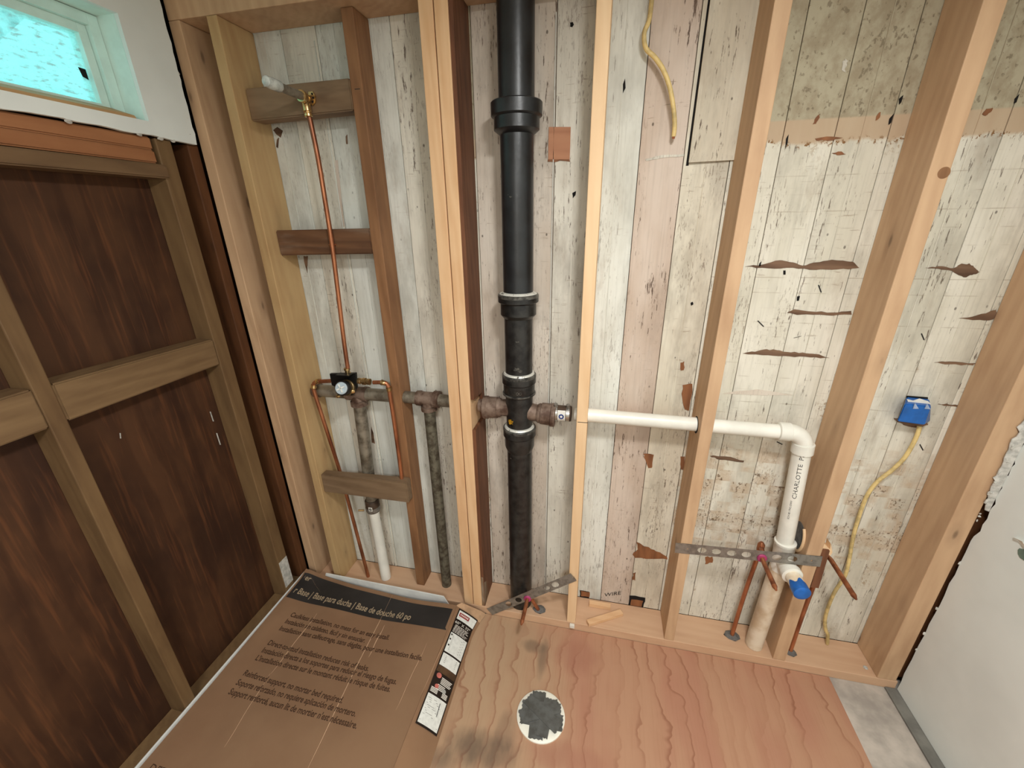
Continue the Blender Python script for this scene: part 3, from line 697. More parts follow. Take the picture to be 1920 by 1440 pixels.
# left wall framing
def lstud(y0, y1, z1, mat, label, x=XL, d=0.0745):
    return lumber('wall_stud', x - d, x, y0, y1, 0.0655, z1, mat, label, 'stud', bev=0.003)
lstud(0.651, 0.689, 1.789, M['left_stud'], 'tan stud standing alone in the middle of the dark left wall')
lstud(1.150, 1.200, 1.908, M['left_stud'], 'tan stud near the corner of the dark left wall, right of the crossing block')
lstud(1.258, 1.2965, 1.908, M['dark_stud'], 'narrow dark stud tight in the left corner', XL - 0.004, 0.070)
bm = bm_box(XL - 0.001, XL + 0.0012, 1.152, 1.199, 0.115, 0.26, 0.0006)
link('pale_scrape', bm, M['gyps'], (XL, 1.175, 0.12), min((o for o in bpy.data.objects if o.name.startswith('wall_stud')), key=lambda o: abs(o.location.y - 1.175) + abs(o.location.x + 1.37)))
def lblock(y0, y1, z0, z1, z0b, z1b, mat, label, name='wood_block', d=0.0745, x=XL):
    bm = bmesh.new()
    pts = [(y0, z0), (y1, z0b), (y1, z1b), (y0, z1)]
    a = [bm.verts.new((x, y, z)) for y, z in pts]; b = [bm.verts.new((x - d, y, z)) for y, z in pts]
    bm.faces.new(a); bm.faces.new(b[::-1])
    for i in range(4): bm.faces.new((a[i], b[i], b[(i + 1) % 4], a[(i + 1) % 4]))
    bmesh.ops.recalc_face_normals(bm, faces=bm.faces); bmesh.ops.bevel(bm, geom=list(bm.edges), offset=0.004, segments=2, affect='EDGES')
    return tag(link(name, bm, mat, (x, y0, z0)), label, 'block')
lumber('sole_plate', XL - 0.0745, XL, -0.88, 1.2965, 0.0005, 0.065, M['left_stud'], 'dusty tan sole plate along the foot of the dark left wall beside the carton', 'plate')
lblock(0.6895, 1.1495, 1.197, 1.300, 1.197, 1.290, M['left_block'], 'horizontal block between the two tan studs of the left wall')
lblock(0.20, 0.6505, 1.197, 1.300, 1.197, 1.302, M['left_block'], 'horizontal block left of the lone tan stud, cut by the photo edge')
lblock(0.20, 1.160, 1.795, 1.833, 1.799, 1.837, M['left_grey'], 'dark grey ledge board under the orange window framing', x=XL + 0.006, d=0.08)
lblock(0.20, 1.139, 1.8375, 1.8725, 1.8385, 1.8735, M['orange'], 'lower orange-brown framing board under the window', 'window_framing_board')
lblock(0.20, 1.139, 1.8735, 1.909, 1.8745, 1.909, M['orange'], 'upper orange-brown framing board touching the drywall below the window', 'window_framing_board', x=XL - 0.002)
# two offcuts lying on the plate
def offcut(a, b, wdt, th, label):
    p = onZ(a[0], a[1], PZ + th); q = onZ(b[0], b[1], PZ + th)
    d = (q - p); L = d.length; d.normalize(); n = Vector((-d.y, d.x, 0))
    bm = bm_box(0, L, -wdt / 2, wdt / 2, 0, th, 0.001)
    for v in bm.verts: v.co = Vector((p.x, p.y, PZ)) + d * v.co.x + n * v.co.y + Vector((0, 0, v.co.z))
    return tag(link('wood_offcut', bm, M['offcut'], (p.x, p.y, PZ)), label, 'offcut')
offcut((1105, 1128), (1145, 1135), 0.020, 0.020, 'small pine offcut lying against the boards behind the longer offcut')
offcut((1102, 1166), (1166, 1146), 0.024, 0.016, 'longer pine offcut lying at an angle on the sole plate')
p = onZ(1073, 1172, 0.04)
bm = bm_box(p.x - 0.011, p.x + 0.009, 1.287, 1.2995, 0.021, 0.036, 0.001, 0.001)
tag(link('spacer_block', bm, M['pvc'], (p.x, 1.293, 0.021)), 'tiny white clip at the foot of the pale middle stud', 'clip')
p = onZ(1623, 1252, PZ); bm = bmesh.new(); bmesh.ops.create_icosphere(bm, subdivisions=2, radius=0.008)
for v in bm.verts: v.co = Vector((v.co.x, v.co.y, max(v.co.z, -0.001) * 0.5)) * random.uniform(.8, 1.1) + Vector((p.x, p.y, PZ + 0.0005))
tag(link('plaster_crumb', bm, M['gyps'], (p.x, p.y, PZ)), 'white crumb lying on the sole plate beside the right-hand stud', 'crumb')

# ================================================================== CAST IRON STACK
SXc, SYc, SR = -0.2790, 1.362, 0.0515
def fz(y, x=967, off=0.0): return onY(x, y, SYc - SR - off).z
st = empty('soil_stack', (SXc, SYc, PZ), 'tall black cast iron drain stack between the studs', 'drain pipe')
h1t, h1r, h1b, h1e = fz(178, off=.02), fz(208, off=.02), fz(236, off=.01), fz(247)
h2t, h2r, h2b, h2e = fz(557, off=.016), fz(573, off=.016), fz(596, off=.01), fz(602)
h3t, h3r, h3b, h3e = fz(711, off=.01), fz(728, off=.01), fz(748, off=.01), fz(752)
h4t, h4r, h4b, h4e = fz(813, off=.01), fz(829, off=.01), fz(848, off=.008), fz(856)
def pipe(z0, z1, r, mat): return lathe('pipe_section', (SXc, SYc, z0), (0, 0, 1), [(0, r), (z1 - z0, r)], mat, st, 40)
pipe(h1b, TOP - 0.001, 0.0515, M['iron']); pipe(h2b, h1b - 0.0005, 0.0495, M['iron']); pipe(h3b, h2b - 0.0005, 0.0485, M['iron_worn'])
pipe(PZ, h4b - 0.0005, 0.0480, M['iron_worn'])
def hub(zt, zr, zb, ze, rr, rb, re, mat, rim):
    H = zt - ze
    lathe('hub', (SXc, SYc, ze), (0, 0, 1), [(0, re), (zb - ze, rb), (zr - ze - 0.003, rb), (zr - ze - 0.003, rb), (zr - ze, rr - 0.002), (zr - ze + 0.002, rr), (H - 0.003, rr), (H, rr - 0.003), (H, rr - 0.003), (H, re)], mat, st, 40)
    if rim: lathe('lead_joint', (SXc, SYc, zt - 0.001), (0, 0, 1), [(0, rr - 0.004), (0.003, rr - 0.006), (0.006, re + 0.006), (0.008, re - 0.001)], M['lead'], st, 40)
hub(h1t, h1r, h1b, h1e, 0.0745, 0.0665, 0.0500, M['iron'], False)
lathe('lead_joint', (SXc, SYc, h1t - 0.001), (0, 0, 1), [(0, 0.060), (0.004, 0.058), (0.005, 0.051)], M['lead'], st, 40)
hub(h2t, h2r, h2b, h2e, 0.0680, 0.0605, 0.0490, M['iron_worn'], True)
hub(h3t, h3r, h3b, h3e, 0.0610, 0.0570, 0.0480, M['iron_worn'], True)
lathe('hub_ring', (SXc, SYc, h3b - 0.004), (0, 0, 1), [(0, 0.056), (0.002, 0.0605), (0.006, 0.0605), (0.008, 0.056)], M['grey_rim'], st, 40)
hub(h4t, h4r, h4b, h4e, 0.0615, 0.0560, 0.0475, M['iron_worn'], True)
for zt__, rr_ in ((h2t, 0.068), (h3t, 0.061), (h4t, 0.0615)):
    lathe('rim_scrape', (SXc, SYc, zt__ - 0.012), (0, 0, 1), [(0, rr_ - 0.001), (0.001, rr_ + 0.0006), (0.009, rr_ + 0.0004), (0.0125, rr_ - 0.0028)], M['grey_rim'], st, 40)
cf = lathe('cross_fitting', (SXc, SYc, h4e + 0.002), (0, 0, 1), [(0, 0.046), (h3b - h4e, 0.050)], M['iron_worn'], st, 40)
DZ = 1.012
for sgn, zc in ((-1, 1.018), (1, 1.008)):
    b = lathe('branch_socket', (SXc + sgn * 0.036, SYc, zc - 0.004), (sgn, 0, -0.06), [(0, 0.034), (0.03, 0.031), (0.038, 0.037), (0.045, 0.037), (0.047, 0.040), (0.082, 0.041), (0.084, 0.044), (0.098, 0.044), (0.100, 0.040), (0.101, 0.027)], M['rust'], cf, 32)
bs = onY(957, 793, SYc - SR); pts = []
for i in range(26):
    a = 2 * PI * i / 26; r = random.uniform(0.5, 1.05) * 0.014
    x = bs.x + math.cos(a) * r * 0.8; zq = bs.z + math.sin(a) * r
    pts.append(Vector((x, SYc - math.sqrt(max(0.0497 ** 2 - (x - SXc) ** 2, 0)), zq)))
prism('yellow_paint_mark', pts, (0, -0.0012, 0), plain('yellow_paint', (206, 152, 34), 0.5, var=0.25, vscale=120), st)
def stack_text(body, size, zc, r, mat, ang0, wdt):
    return link('cast_lettering', text_bm(body, size, lambda x, y: Vector((SXc + r * math.sin(ang0 + x / r), SYc - r * math.cos(ang0 + x / r), zc + y)), width=wdt), mat, (SXc, SYc - r, zc), st)
stack_text('C-700', 0.018, (h3r + h3b) / 2 - 0.009, 0.0576, M['grey_rim'], -0.55, 0.052)
for px, py, s_ in ((957, 369, 0.006), (951, 365, .003), (970, 642, 0.008), (968, 693, 0.014), (975, 697, 0.010), (957, 862, 0.005)):
    p = onY(px, py, SYc - SR); pts = []
    for i in range(12):
        a = 2 * PI * i / 12; r = s_ * random.uniform(0.4, 1.0); x = p.x + r * math.cos(a); zq = p.z + 0.55 * r * math.sin(a)
        pts.append(Vector((x, SYc - math.sqrt(max(0.0497 ** 2 - (x - SXc) ** 2, 0)), zq)))
    prism('paint_chip', pts, (0, -0.0006, 0), M['grey_rim'], st)

# ================================================================== GALVANISED DRAIN, LEFT
GY = 1.385
gl = empty('galvanised_drain', (-0.96, GY, 0.5), 'grey galvanised drain tee and pipe behind the shower valve', 'drain pipe')
GZ = onY(640, 735, GY).z
tx = onY(672, 745, GY).x
tube('horizontal_pipe', [(-1.159, GY, GZ), (-0.790, GY, GZ)], 0.0255, M['galv'], gl, 28)
lathe('pipe_collar', (-1.159, GY, GZ), (1, 0, 0), [(0, 0.030), (0.024, 0.030), (0.026, 0.026)], M['rust'], gl, 28)
lathe('tee', (tx - 0.045, GY, GZ), (1, 0, 0), [(0, 0.031), (0.012, 0.031), (0.014, 0.028), (0.076, 0.028), (0.078, 0.031), (0.09, 0.031)], M['rust'], gl, 28)
lathe('tee', (tx, GY, GZ), (0.0, 0, -1), [(0, 0.027), (0.030, 0.028), (0.032, 0.034), (0.052, 0.034), (0.054, 0.026)], M['rust'], gl, 28)
gb = onY(697, 940, 1.372)
tube('vertical_pipe', [(tx, GY, GZ - 0.04), (gb.x, 1.375, gb.z)], 0.0255, M['galv'], gl, 28)
pb = Vector((-0.956, 1.362, PZ))
cp = empty('pipe_coupling', (gb.x, 1.374, gb.z - 0.06), 'rubber coupling with steel clamp joining galvanised pipe to white pipe under the grey-brown block', 'coupling')
lathe('rubber_sleeve', (gb.x, 1.374, gb.z - 0.052), (0, 0, 1), [(0, 0.029), (0.004, 0.0305), (0.060, 0.0305), (0.062, 0.029)], M['rubber'], cp, 28)
lathe('clamp_band', (gb.x, 1.374, gb.z - 0.046), (0, 0, 1), [(0, 0.0308), (0.0, 0.0318), (0.020, 0.0318), (0.020, 0.0308)], M['steel'], cp, 28)
tube('clamp_screw', [(gb.x - 0.030, 1.348, gb.z - 0.036), (gb.x - 0.054, 1.340, gb.z - 0.034)], 0.0045, M['brass'], cp, 10)
lc = onY(695, 955, 1.342)
lb = box('clamp_label', lc.x - 0.009, lc.x + 0.009, 1.3395, 1.3415, lc.z - 0.010, lc.z + 0.010, M['white_ink'], cp, bev=0)
lathe('label_logo', (lc.x, 1.3395, lc.z), (0, -1, 0), [(0, 0.0065), (0.0006, 0.0065)], M['ink'], lb, 20)
lathe('label_logo', (lc.x, 1.3389, lc.z), (0, -1, 0), [(0, 0.0038), (0.0005, 0.0038)], M['grey_ink'], lb, 16)
o = tube('white_drain_pipe', [(gb.x, 1.374, gb.z - 0.045), pb], 0.0235, M['pvc'], None, 28)
tag(o, 'short white plastic drain pipe dropping into the plate in the shower bay', 'drain pipe')
# second galvanised drop
g2 = empty('galvanised_drain', (-0.64, 1.38, PZ), 'galvanised drain tee and drop between the old brown stud and doubled pine studs', 'drain pipe')
t2 = onY(803, 748, GY); 
tube('horizontal_pipe', [(-0.7495, GY, GZ), (-0.5310, GY, GZ - 0.004)], 0.0245, M['galv'], g2, 28)
lathe('tee', (t2.x - 0.046, GY, GZ), (1, 0, 0), [(0, 0.030), (0.016, 0.031), (0.018, 0.028), (0.070, 0.028), (0.072, 0.034), (0.092, 0.034), (0.094, 0.028)], M['rust'], g2, 28)
lathe('tee', (t2.x, GY, GZ), (0, 0, -1), [(0, 0.026), (0.030, 0.026), (0.032, 0.032), (0.048, 0.032), (0.050, 0.025)], M['rust'], g2, 28)
tube('vertical_pipe', [(t2.x, GY, GZ - 0.04), (-0.648, 1.383, PZ)], 0.0225, plain('streaked_galvanised', (120, 116, 100), 0.55, 0.4, 0.4, 0.2, 40, (74, 66, 54), 0.3), g2, 28)
o = tube('galvanised_nipple', [(-0.4335, SYc, 1.014), (-0.4112, SYc, 1.015)], 0.0245, M['rust'], None, 24)
tag(o, 'short rusty pipe nipple between the notched red board and the black stack', 'drain pipe')

# ================================================================== WHITE DRAIN LINE, RIGHT
PY = 1.362
pv = empty('white_drain_line', (0.69, PY, PZ), 'white plastic drain line with elbow running right from the black stack and down', 'drain pipe')
ez = 1.006; hx = 0.662
HR = 0.0240; VR = 0.0275
vt = Vector((0.676, PY, 0.944)); vb = Vector((0.702, 1.356, 0.520))
def ph(t): return Vector((-0.075 + (hx - 0.045 + 0.075) * t, PY, 1.010 - 0.006 * t))
tube('horizontal_pipe', [ph(0), ph(1)], HR, M['pvc'], pv, 28)
c = Vector((hx - 0.044, PY, ez - 0.040 - 0.004)); arc = []
for i in range(11):
    a = PI / 2 - (PI / 2) * i / 10
    arc.append(Vector((hx - 0.040 + 0.040 * math.cos(a) + 0.012 * (i / 10), PY, ez - 0.040 + 0.040 * math.sin(a))))
tube('elbow', arc, [0.0275] * 11, M['pvc'], pv, 28)
lathe('elbow_collar', arc[0] + Vector((0.004, 0, 0)), (-1, 0, 0), [(0, 0.0295), (0.001, 0.0305), (0.034, 0.0305), (0.036, 0.027)], M['pvc'], pv, 28)
lathe('elbow_collar', arc[-1] + Vector((0, 0, 0.004)), (vb - vt), [(0, 0.0300), (0.001, 0.0325), (0.034, 0.0325), (0.036, 0.0285)], M['pvc'], pv, 28)
vp = tube('vertical_pipe', [arc[-1], vb], VR, M['pvc'], pv, 32)
# tee
lathe('tee', vb + Vector((-0.001, 0, 0.052)), (vb - vt), [(0, 0.0325), (0.0015, 0.0350), (0.012, 0.0350), (0.014, 0.0335), (0.075, 0.0335), (0.09, 0.0345), (0.125, 0.0345), (0.127, 0.031)], M['pvc'], pv, 32)
sy0 = PY - 0.02; sz = 0.492; sxx = 0.708
sd = Vector((0.06, -1, -0.04)).normalized(); s0 = Vector((sxx, sy0, sz))
lathe('tee_branch', s0, sd, [(0, 0.030), (0.045, 0.030), (0.047, 0.0335), (0.066, 0.0335), (0.068, 0.030)], M['pvc'], pv, 32)
stub = tube('trap_stub', [s0 + sd * 0.05, s0 + sd * 0.135], 0.0245, plain('smeared_pvc', (240, 234, 218), 0.4, var=0.03, vscale=20, dark=(226, 206, 176)), pv, 32)
# blue test cap with a ragged collar
bm = bmesh.new(); u, v = frame_of(sd); cs = 40; r0 = 0.0262; rings = []
for h, r, jag in ((0.092, r0, 1), (0.128, r0 + 0.0006, 0), (0.138, r0 + 0.0006, 0), (0.142, r0 - 0.004, 0), (0.143, 0.010, 0)):
    ring = []
    for k in range(cs):
        j = (0.016 * (0.5 + 0.5 * math.sin(k * 2 * PI / cs * 5 + 0.6)) + random.uniform(0, .004)) if jag else 0
        ring.append(bm.verts.new(s0 + sd * (h + j) + (u * math.cos(2 * PI * k / cs) + v * math.sin(2 * PI * k / cs)) * r))
    rings.append(ring)
for a, b in zip(rings, rings[1:]):
    for k in range(cs): bm.faces.new((a[k], a[(k + 1) % cs], b[(k + 1) % cs], b[k]))
bm.faces.new(rings[-1]); bmesh.ops.recalc_face_normals(bm, faces=bm.faces)
link('blue_test_cap', bm, M['blue_cap'], s0 + sd * 0.1, pv, True)
tube('lower_pipe', [vb - Vector((-0.003, 0, 0.06)), (0.692, 1.352, 0.0395)], 0.0315, M['pvc_old'], pv, 32)
# lettering printed up the vertical pipe
A = arc[-1]; B = vb; AX = (A - B).normalized(); side = AX.cross(Vector((0, -1, 0))).normalized(); fr_ = side.cross(AX).normalized()
if fr_.y > 0: fr_ = -fr_
sd2 = AX.cross(fr_).normalized()
if sd2.x < 0: sd2 = -sd2
def onpipe(base, size, ang0):
    r = VR + 0.0005
    def f(x, y):
        a = ang0 - y / r
        return B + AX * (base + x) + (fr_ * math.cos(a) + sd2 * math.sin(a)) * r
    return f
L = (A - B).length
link('printed_lettering', text_bm('CHARLOTTE  PI', 0.018, onpipe(L - 0.196, 0, -0.10), width=0.164), M['ink'], vb, vp)
link('printed_lettering', text_bm('SCH 40 / PVC-DWV', 0.0085, onpipe(L - 0.282, 0, -0.42), width=0.076), M['ink'], vb, vp)
# coupling at the stack
cq = empty('pipe_coupling', (-0.12, PY, DZ), 'steel-clamped coupling with white label between black stack and white pipe', 'coupling')
lathe('rubber_sleeve', (-0.150, PY, DZ - .003), (1, 0, 0), [(0, 0.026), (0.002, 0.0285), (0.062, 0.0285), (0.064, 0.025)], M['rubber'], cq, 28)
for xb in (-0.148, -0.104):
    bnd = lathe('clamp_band', (xb, PY, DZ - .003), (1, 0, 0), [(0, 0.0288), (0, 0.0300), (0.012, 0.0300), (0.012, 0.0288)], M['chrome'], cq, 28)
    lathe('clamp_screw', (xb + 0.006, PY - 0.012, DZ + 0.024), (0, -0.3, 1), [(0, 0.005), (0.010, 0.005), (0.010, 0.0068), (0.016, 0.0068)], M['steel'], bnd, 12)
pts = []
for i in range(7):
    a = -0.75 + 1.5 * i / 6; pts.append((PY - math.cos(a) * 0.0306, DZ - .003 + math.sin(a) * 0.0306))
bm = bmesh.new()
g = [[bm.verts.new((x, y, z)) for y, z in pts] for x in (-0.134, -0.106)]
for i in range(6): bm.faces.new((g[0][i], g[1][i], g[1][i + 1], g[0][i + 1]))
lb = link('clamp_label', bm, M['white_ink'], (-0.12, PY, DZ), cq)
lathe('label_logo', (-0.120, PY - 0.0304, DZ - .003), (0, -1, 0), [(0, 0.0095), (0.0008, 0.0095)], M['navy'], lb, 24)
lathe('label_logo', (-0.120, PY - 0.0311, DZ - .003), (0, -1, 0), [(0, 0.0045), (0.0005, 0.0045)], M['white_ink'], lb, 16)
s5 = stud_at(0.357)
for xx_ in (0.3768, 0.3377): lathe('bored_hole', (xx_ - 0.0006, PY - 0.003, 1.0065), (1, 0, 0), [(0, 0.0295), (0.0012, 0.0295)], M['dark'], s5, 28)
# freshly bored notch in the wide stud: bright ring of wood and grey hole behind
ws = stud_at(0.77)
hz = onY(1500, 1008, 1.39)
bm = bmesh.new()
ring = [Vector((0.7452, 1.375 + 0.044 * math.cos(a), 0.585 + 0.058 * math.sin(a))) for a in [2 * PI * i / 32 for i in range(32)]]
prism('bored_hole', ring, (-0.001, 0, 0), M['putty'], ws)
ring = []
for i in range(17):
    a = -1.35 - 2.3 * i / 16 + PI * 0.5 + 1.9; ring.append(Vector((0.744, 1.375 - 0.045 * math.cos(a - PI / 2 + 0.4) , 0.590 + 0.060 * math.sin(a - PI / 2 + 0.4))))
tube('bored_rim', ring, 0.0055, M['pine_pale'], ws, 8)

# ================================================================== COPPER SHOWER PLUMBING
CY = 1.335
vv = empty('shower_valve', (-0.93, 1.33, 1.04), 'black and bronze shower valve body with white round cap', 'valve')
vc = onY(648, 722, 1.33)
pl = [onY(x, y, 1.318) for x, y in ((618, 701), (666, 700), (668, 728), (660, 742), (622, 722))]
prism('mounting_bracket', pl, (0, 0.012, 0), M['black_pl'], vv)
bxp = onY(652, 706, 1.31)
box('bracket_tab', bxp.x - 0.036, bxp.x + 0.020, 1.288, 1.318, bxp.z + 0.008, bxp.z + 0.012, M['black_pl'], vv, bev=0.001)
bk = onY(656, 726, 1.325); ft = onY(640, 728, 1.262)
ax = (ft - bk); ln_ = ax.length
lathe('valve_body', bk, ax, [(0, 0.026), (0.02, 0.031), (0.03, 0.031), (0.032, 0.028), (ln_ - 0.02, 0.026)], M['bronze'], vv, 32)
lathe('cartridge_nut', bk + ax.normalized() * (ln_ - 0.022), ax, [(0, 0.026), (0.001, 0.0285), (0.018, 0.0285), (0.020, 0.0265)], M['black_pl'], vv, 32)
cap = lathe('cap', bk + ax.normalized() * (ln_ - 0.003), ax, [(0, 0.0235), (0.005, 0.0235), (0.007, 0.0215), (0.007, 0.0002)], M['white_pl'], vv, 32)
u, v = Vector((1, 0, 0)), Vector((0, 0, 1)); n = ax.normalized(); u = (u - n * u.dot(n)).normalized(); v = n.cross(u)
for ang in (0.5, 0.5 + PI / 2):
    d = u * math.cos(ang) + v * math.sin(ang); e = n.cross(d); cc_ = bk + n * (ln_ + 0.0042)
    prism('cap_rib', [cc_ + d * 0.017 + e * 0.003, cc_ - d * 0.017 + e * 0.003, cc_ - d * 0.017 - e * 0.003, cc_ + d * 0.017 - e * 0.003], n * 0.004, M['label_wh'], cap)
for px, py, s_ in ((662, 733, 1), (636, 742, -1)):
    q = onY(px, py, 1.30); lathe('stop_screw', q, (s_ * 0.6, -1, 0), [(0, 0.007), (0.010, 0.007), (0.011, 0.005)], M['brass'], vv, 16)
q = onY(652, 700, 1.325)
lathe('outlet_union', q + Vector((0, 0, -0.005)), (0, 0, 1), [(0, 0.013), (0.008, 0.013), (0.010, 0.0095), (0.018, 0.0095), (0.019, 0.012), (0.026, 0.012), (0.028, 0.009)], M['brass'], vv, 20)
q2 = onY(672, 714, 1.325)
lathe('side_union', q2, (1, 0, -0.02), [(0, 0.012), (0.010, 0.012), (0.012, 0.0095), (0.018, 0.0095), (0.020, 0.014), (0.032, 0.014), (0.034, 0.0100), (0.040, 0.0100), (0.041, 0.0125), (0.050, 0.0125), (0.051, 0.009)], M['brass'], vv, 20)
# riser
rp = [onY(x, y, Y) for x, y, Y in ((652, 690, 1.325), (645, 640, 1.330), (634, 550, 1.340), (622, 455, 1.342), (611, 385, 1.342), (597, 300, 1.342), (583, 232, 1.340), (577, 206, 1.336))]
rs = tube('copper_riser', rp, 0.0080, M['copper'], None, 16, 6)
tag(rs, 'long copper riser rising from the shower valve to the shower arm', 'pipe')
q = onY(622, 459, 1.346)
lathe('pipe_clip', (q.x - 0.012, 1.349, q.z), (1, 0, 0), [(0, 0.003), (0.026, 0.003)], M['copper'], rs, 8)
# drop-ear elbow and arm
sa = empty('capped_shower_pipe', onY(577, 195, 1.335), 'short cloudy capped shower arm on brass elbow pointing out from the top block', 'shower pipe')
q = onY(577, 207, 1.335)
lathe('brass_elbow', q - Vector((0, 0, 0.018)), (-0.06, 0, 1), [(0, 0.010), (0.002, 0.012), (0.008, 0.012), (0.010, 0.010), (0.014, 0.0105), (0.016, 0.0125), (0.024, 0.0125), (0.048, 0.0125), (0.056, 0.008)], M['brass'], sa, 24)
e0 = onY(576, 184, 1.345); 
earp = [onY(x, y, 1.344) for x, y in ((578, 172), (586, 171), (591, 180), (591, 192), (586, 198), (580, 196))]
eo = prism('mounting_ear', earp, (0, 0.005, 0), M['brass'], sa)
for px, py in ((585, 176), (587, 183), (586, 191)):
    q = onY(px, py, 1.3437); lathe('ear_hole', q, (0, -1, 0), [(0, 0.0032), (0.0006, 0.0032)], M['dark'], eo, 10)
ad_ = Vector((-0.02, -1, 0.02)).normalized(); e1 = onY(575, 184, 1.335)
lathe('brass_socket', e1, ad_, [(0, 0.012), (0.014, 0.012), (0.016, 0.0165), (0.026, 0.0165), (0.027, 0.012)], M['brass'], sa, 24)
tube('arm_nipple', [e1 + ad_ * 0.022, e1 + ad_ * 0.135], 0.0115, M['galv'], sa, 24)
lathe('plastic_cap', e1 + ad_ * 0.110, ad_, [(0, 0.0125), (0.004, 0.0148), (0.040, 0.0150), (0.052, 0.013), (0.055, 0.008)], M['clear_pl'], sa, 24)
# left feed
def feed(name, pts, label, n=6):
    o = tube(name, pts, 0.0079, M['copper'], None, 16, n); return tag(o, label, 'pipe')
lp = [onY(622, 714, 1.322), onY(604, 715, 1.325), onY(594, 715, 1.330), onY(588, 721, 1.334), onY(589, 733, 1.335), onY(612, 805, 1.335), onY(638, 886, 1.3615), onY(653, 940, 1.3615), onY(691, 1083, 1.350)]
lf = feed('copper_feed_pipe', lp, 'left copper feed bending from the valve down through the block to the plate')
for a, b in ((2, 1), (3, 4)):
    d = (lp[b] - lp[a]).normalized(); lathe('solder_elbow', lp[a], d, [(0, 0.0095), (0.008, 0.0100), (0.010, 0.0112), (0.015, 0.0112), (0.016, 0.0085)], M['brass'], lf, 16)
rp_ = [onY(700, 717, 1.325), onY(716, 717, 1.326), onY(724, 719, 1.328), onY(729, 727, 1.330), onY(731, 740, 1.332), onY(741, 805, 1.334), onY(754, 902, 1.338)]
rp_.append(rp_[-1] + Vector((-0.001, 0, -0.006)))
rf = feed('copper_feed_pipe', rp_, 'right copper feed bending from the valve down along the old brown stud')
for a, b in ((1, 2), (3, 4)):
    d = (rp_[b] - rp_[a]).normalized(); lathe('solder_elbow', rp_[a] - d * 0.004, d, [(0, 0.0095), (0.001, 0.0112), (0.007, 0.0112), (0.008, 0.0098), (0.016, 0.0098), (0.018, 0.0085)], M['brass'], rf, 16)

# ================================================================== SUPPLY STUBS AND STRAPS
def supply(name, pts, label, putty_at=None, base_r=0.026):
    o = tube(name, pts, 0.0080, M['copper'], None, 16, 5); tag(o, label, 'pipe')
    e = pts[-1]; d = (pts[-1] - pts[-2]).normalized()
    lathe('pinched_tip', e - d * 0.001, d, [(0, 0.0085), (0.006, 0.0078), (0.012, 0.005), (0.018, 0.0035)], M['copper'], o, 16)
    if putty_at is not None:
        bm = bmesh.new(); bmesh.ops.create_icosphere(bm, subdivisions=2, radius=1.0); c = Vector(putty_at)
        for vtx in bm.verts:
            k = 1 + 0.18 * math.sin(vtx.co.x * 5 + vtx.co.y * 7)
            vtx.co = Vector((vtx.co.x * base_r * k, vtx.co.y * base_r * 0.8 * k, max(vtx.co.z, 0) * 0.010)) + c
        link('putty_seal', bm, M['putty'], c, o, True)
    return o
b = onZ(1372, 1193, PZ)
up1 = onY(1413, 1040, 1.372)
sL0 = Vector((0.6125, 1.29, 0.532)); 
sl = supply('copper_stub', [Vector((b.x, 1.372, PZ)), Vector((b.x + 0.006, 1.372, 0.25)), Vector((0.632, 1.372, 0.46)), Vector((0.634, 1.370, 0.505)), Vector((0.630, 1.350, 0.526)), Vector((0.620, 1.310, 0.530)), sL0, Vector((0.613, 1.175, 0.530))], 'left copper supply poking through the magenta grommet of the long level strap', (b.x, 1.372, PZ), 0.030)
lathe('copper_elbow', (0.634, 1.371, 0.490), (0, 0, 1), [(0, 0.0085), (0.001, 0.0105), (0.024, 0.0125), (0.040, 0.0125), (0.050, 0.006)], M['copper'], sl, 16)
b = onZ(1481, 1222, PZ)
sr = supply('copper_stub', [Vector((b.x, b.y, PZ)), Vector((b.x + 0.004, 1.352, 0.25)), Vector((0.842, 1.366, 0.46)), Vector((0.845, 1.366, 0.515)), Vector((0.846, 1.345, 0.530)), Vector((0.846, 1.30, 0.532)), Vector((0.845, 1.185, 0.532))], 'right copper supply stub behind the wide stud beside the dark block', (b.x, b.y - 0.004, PZ), 0.022)
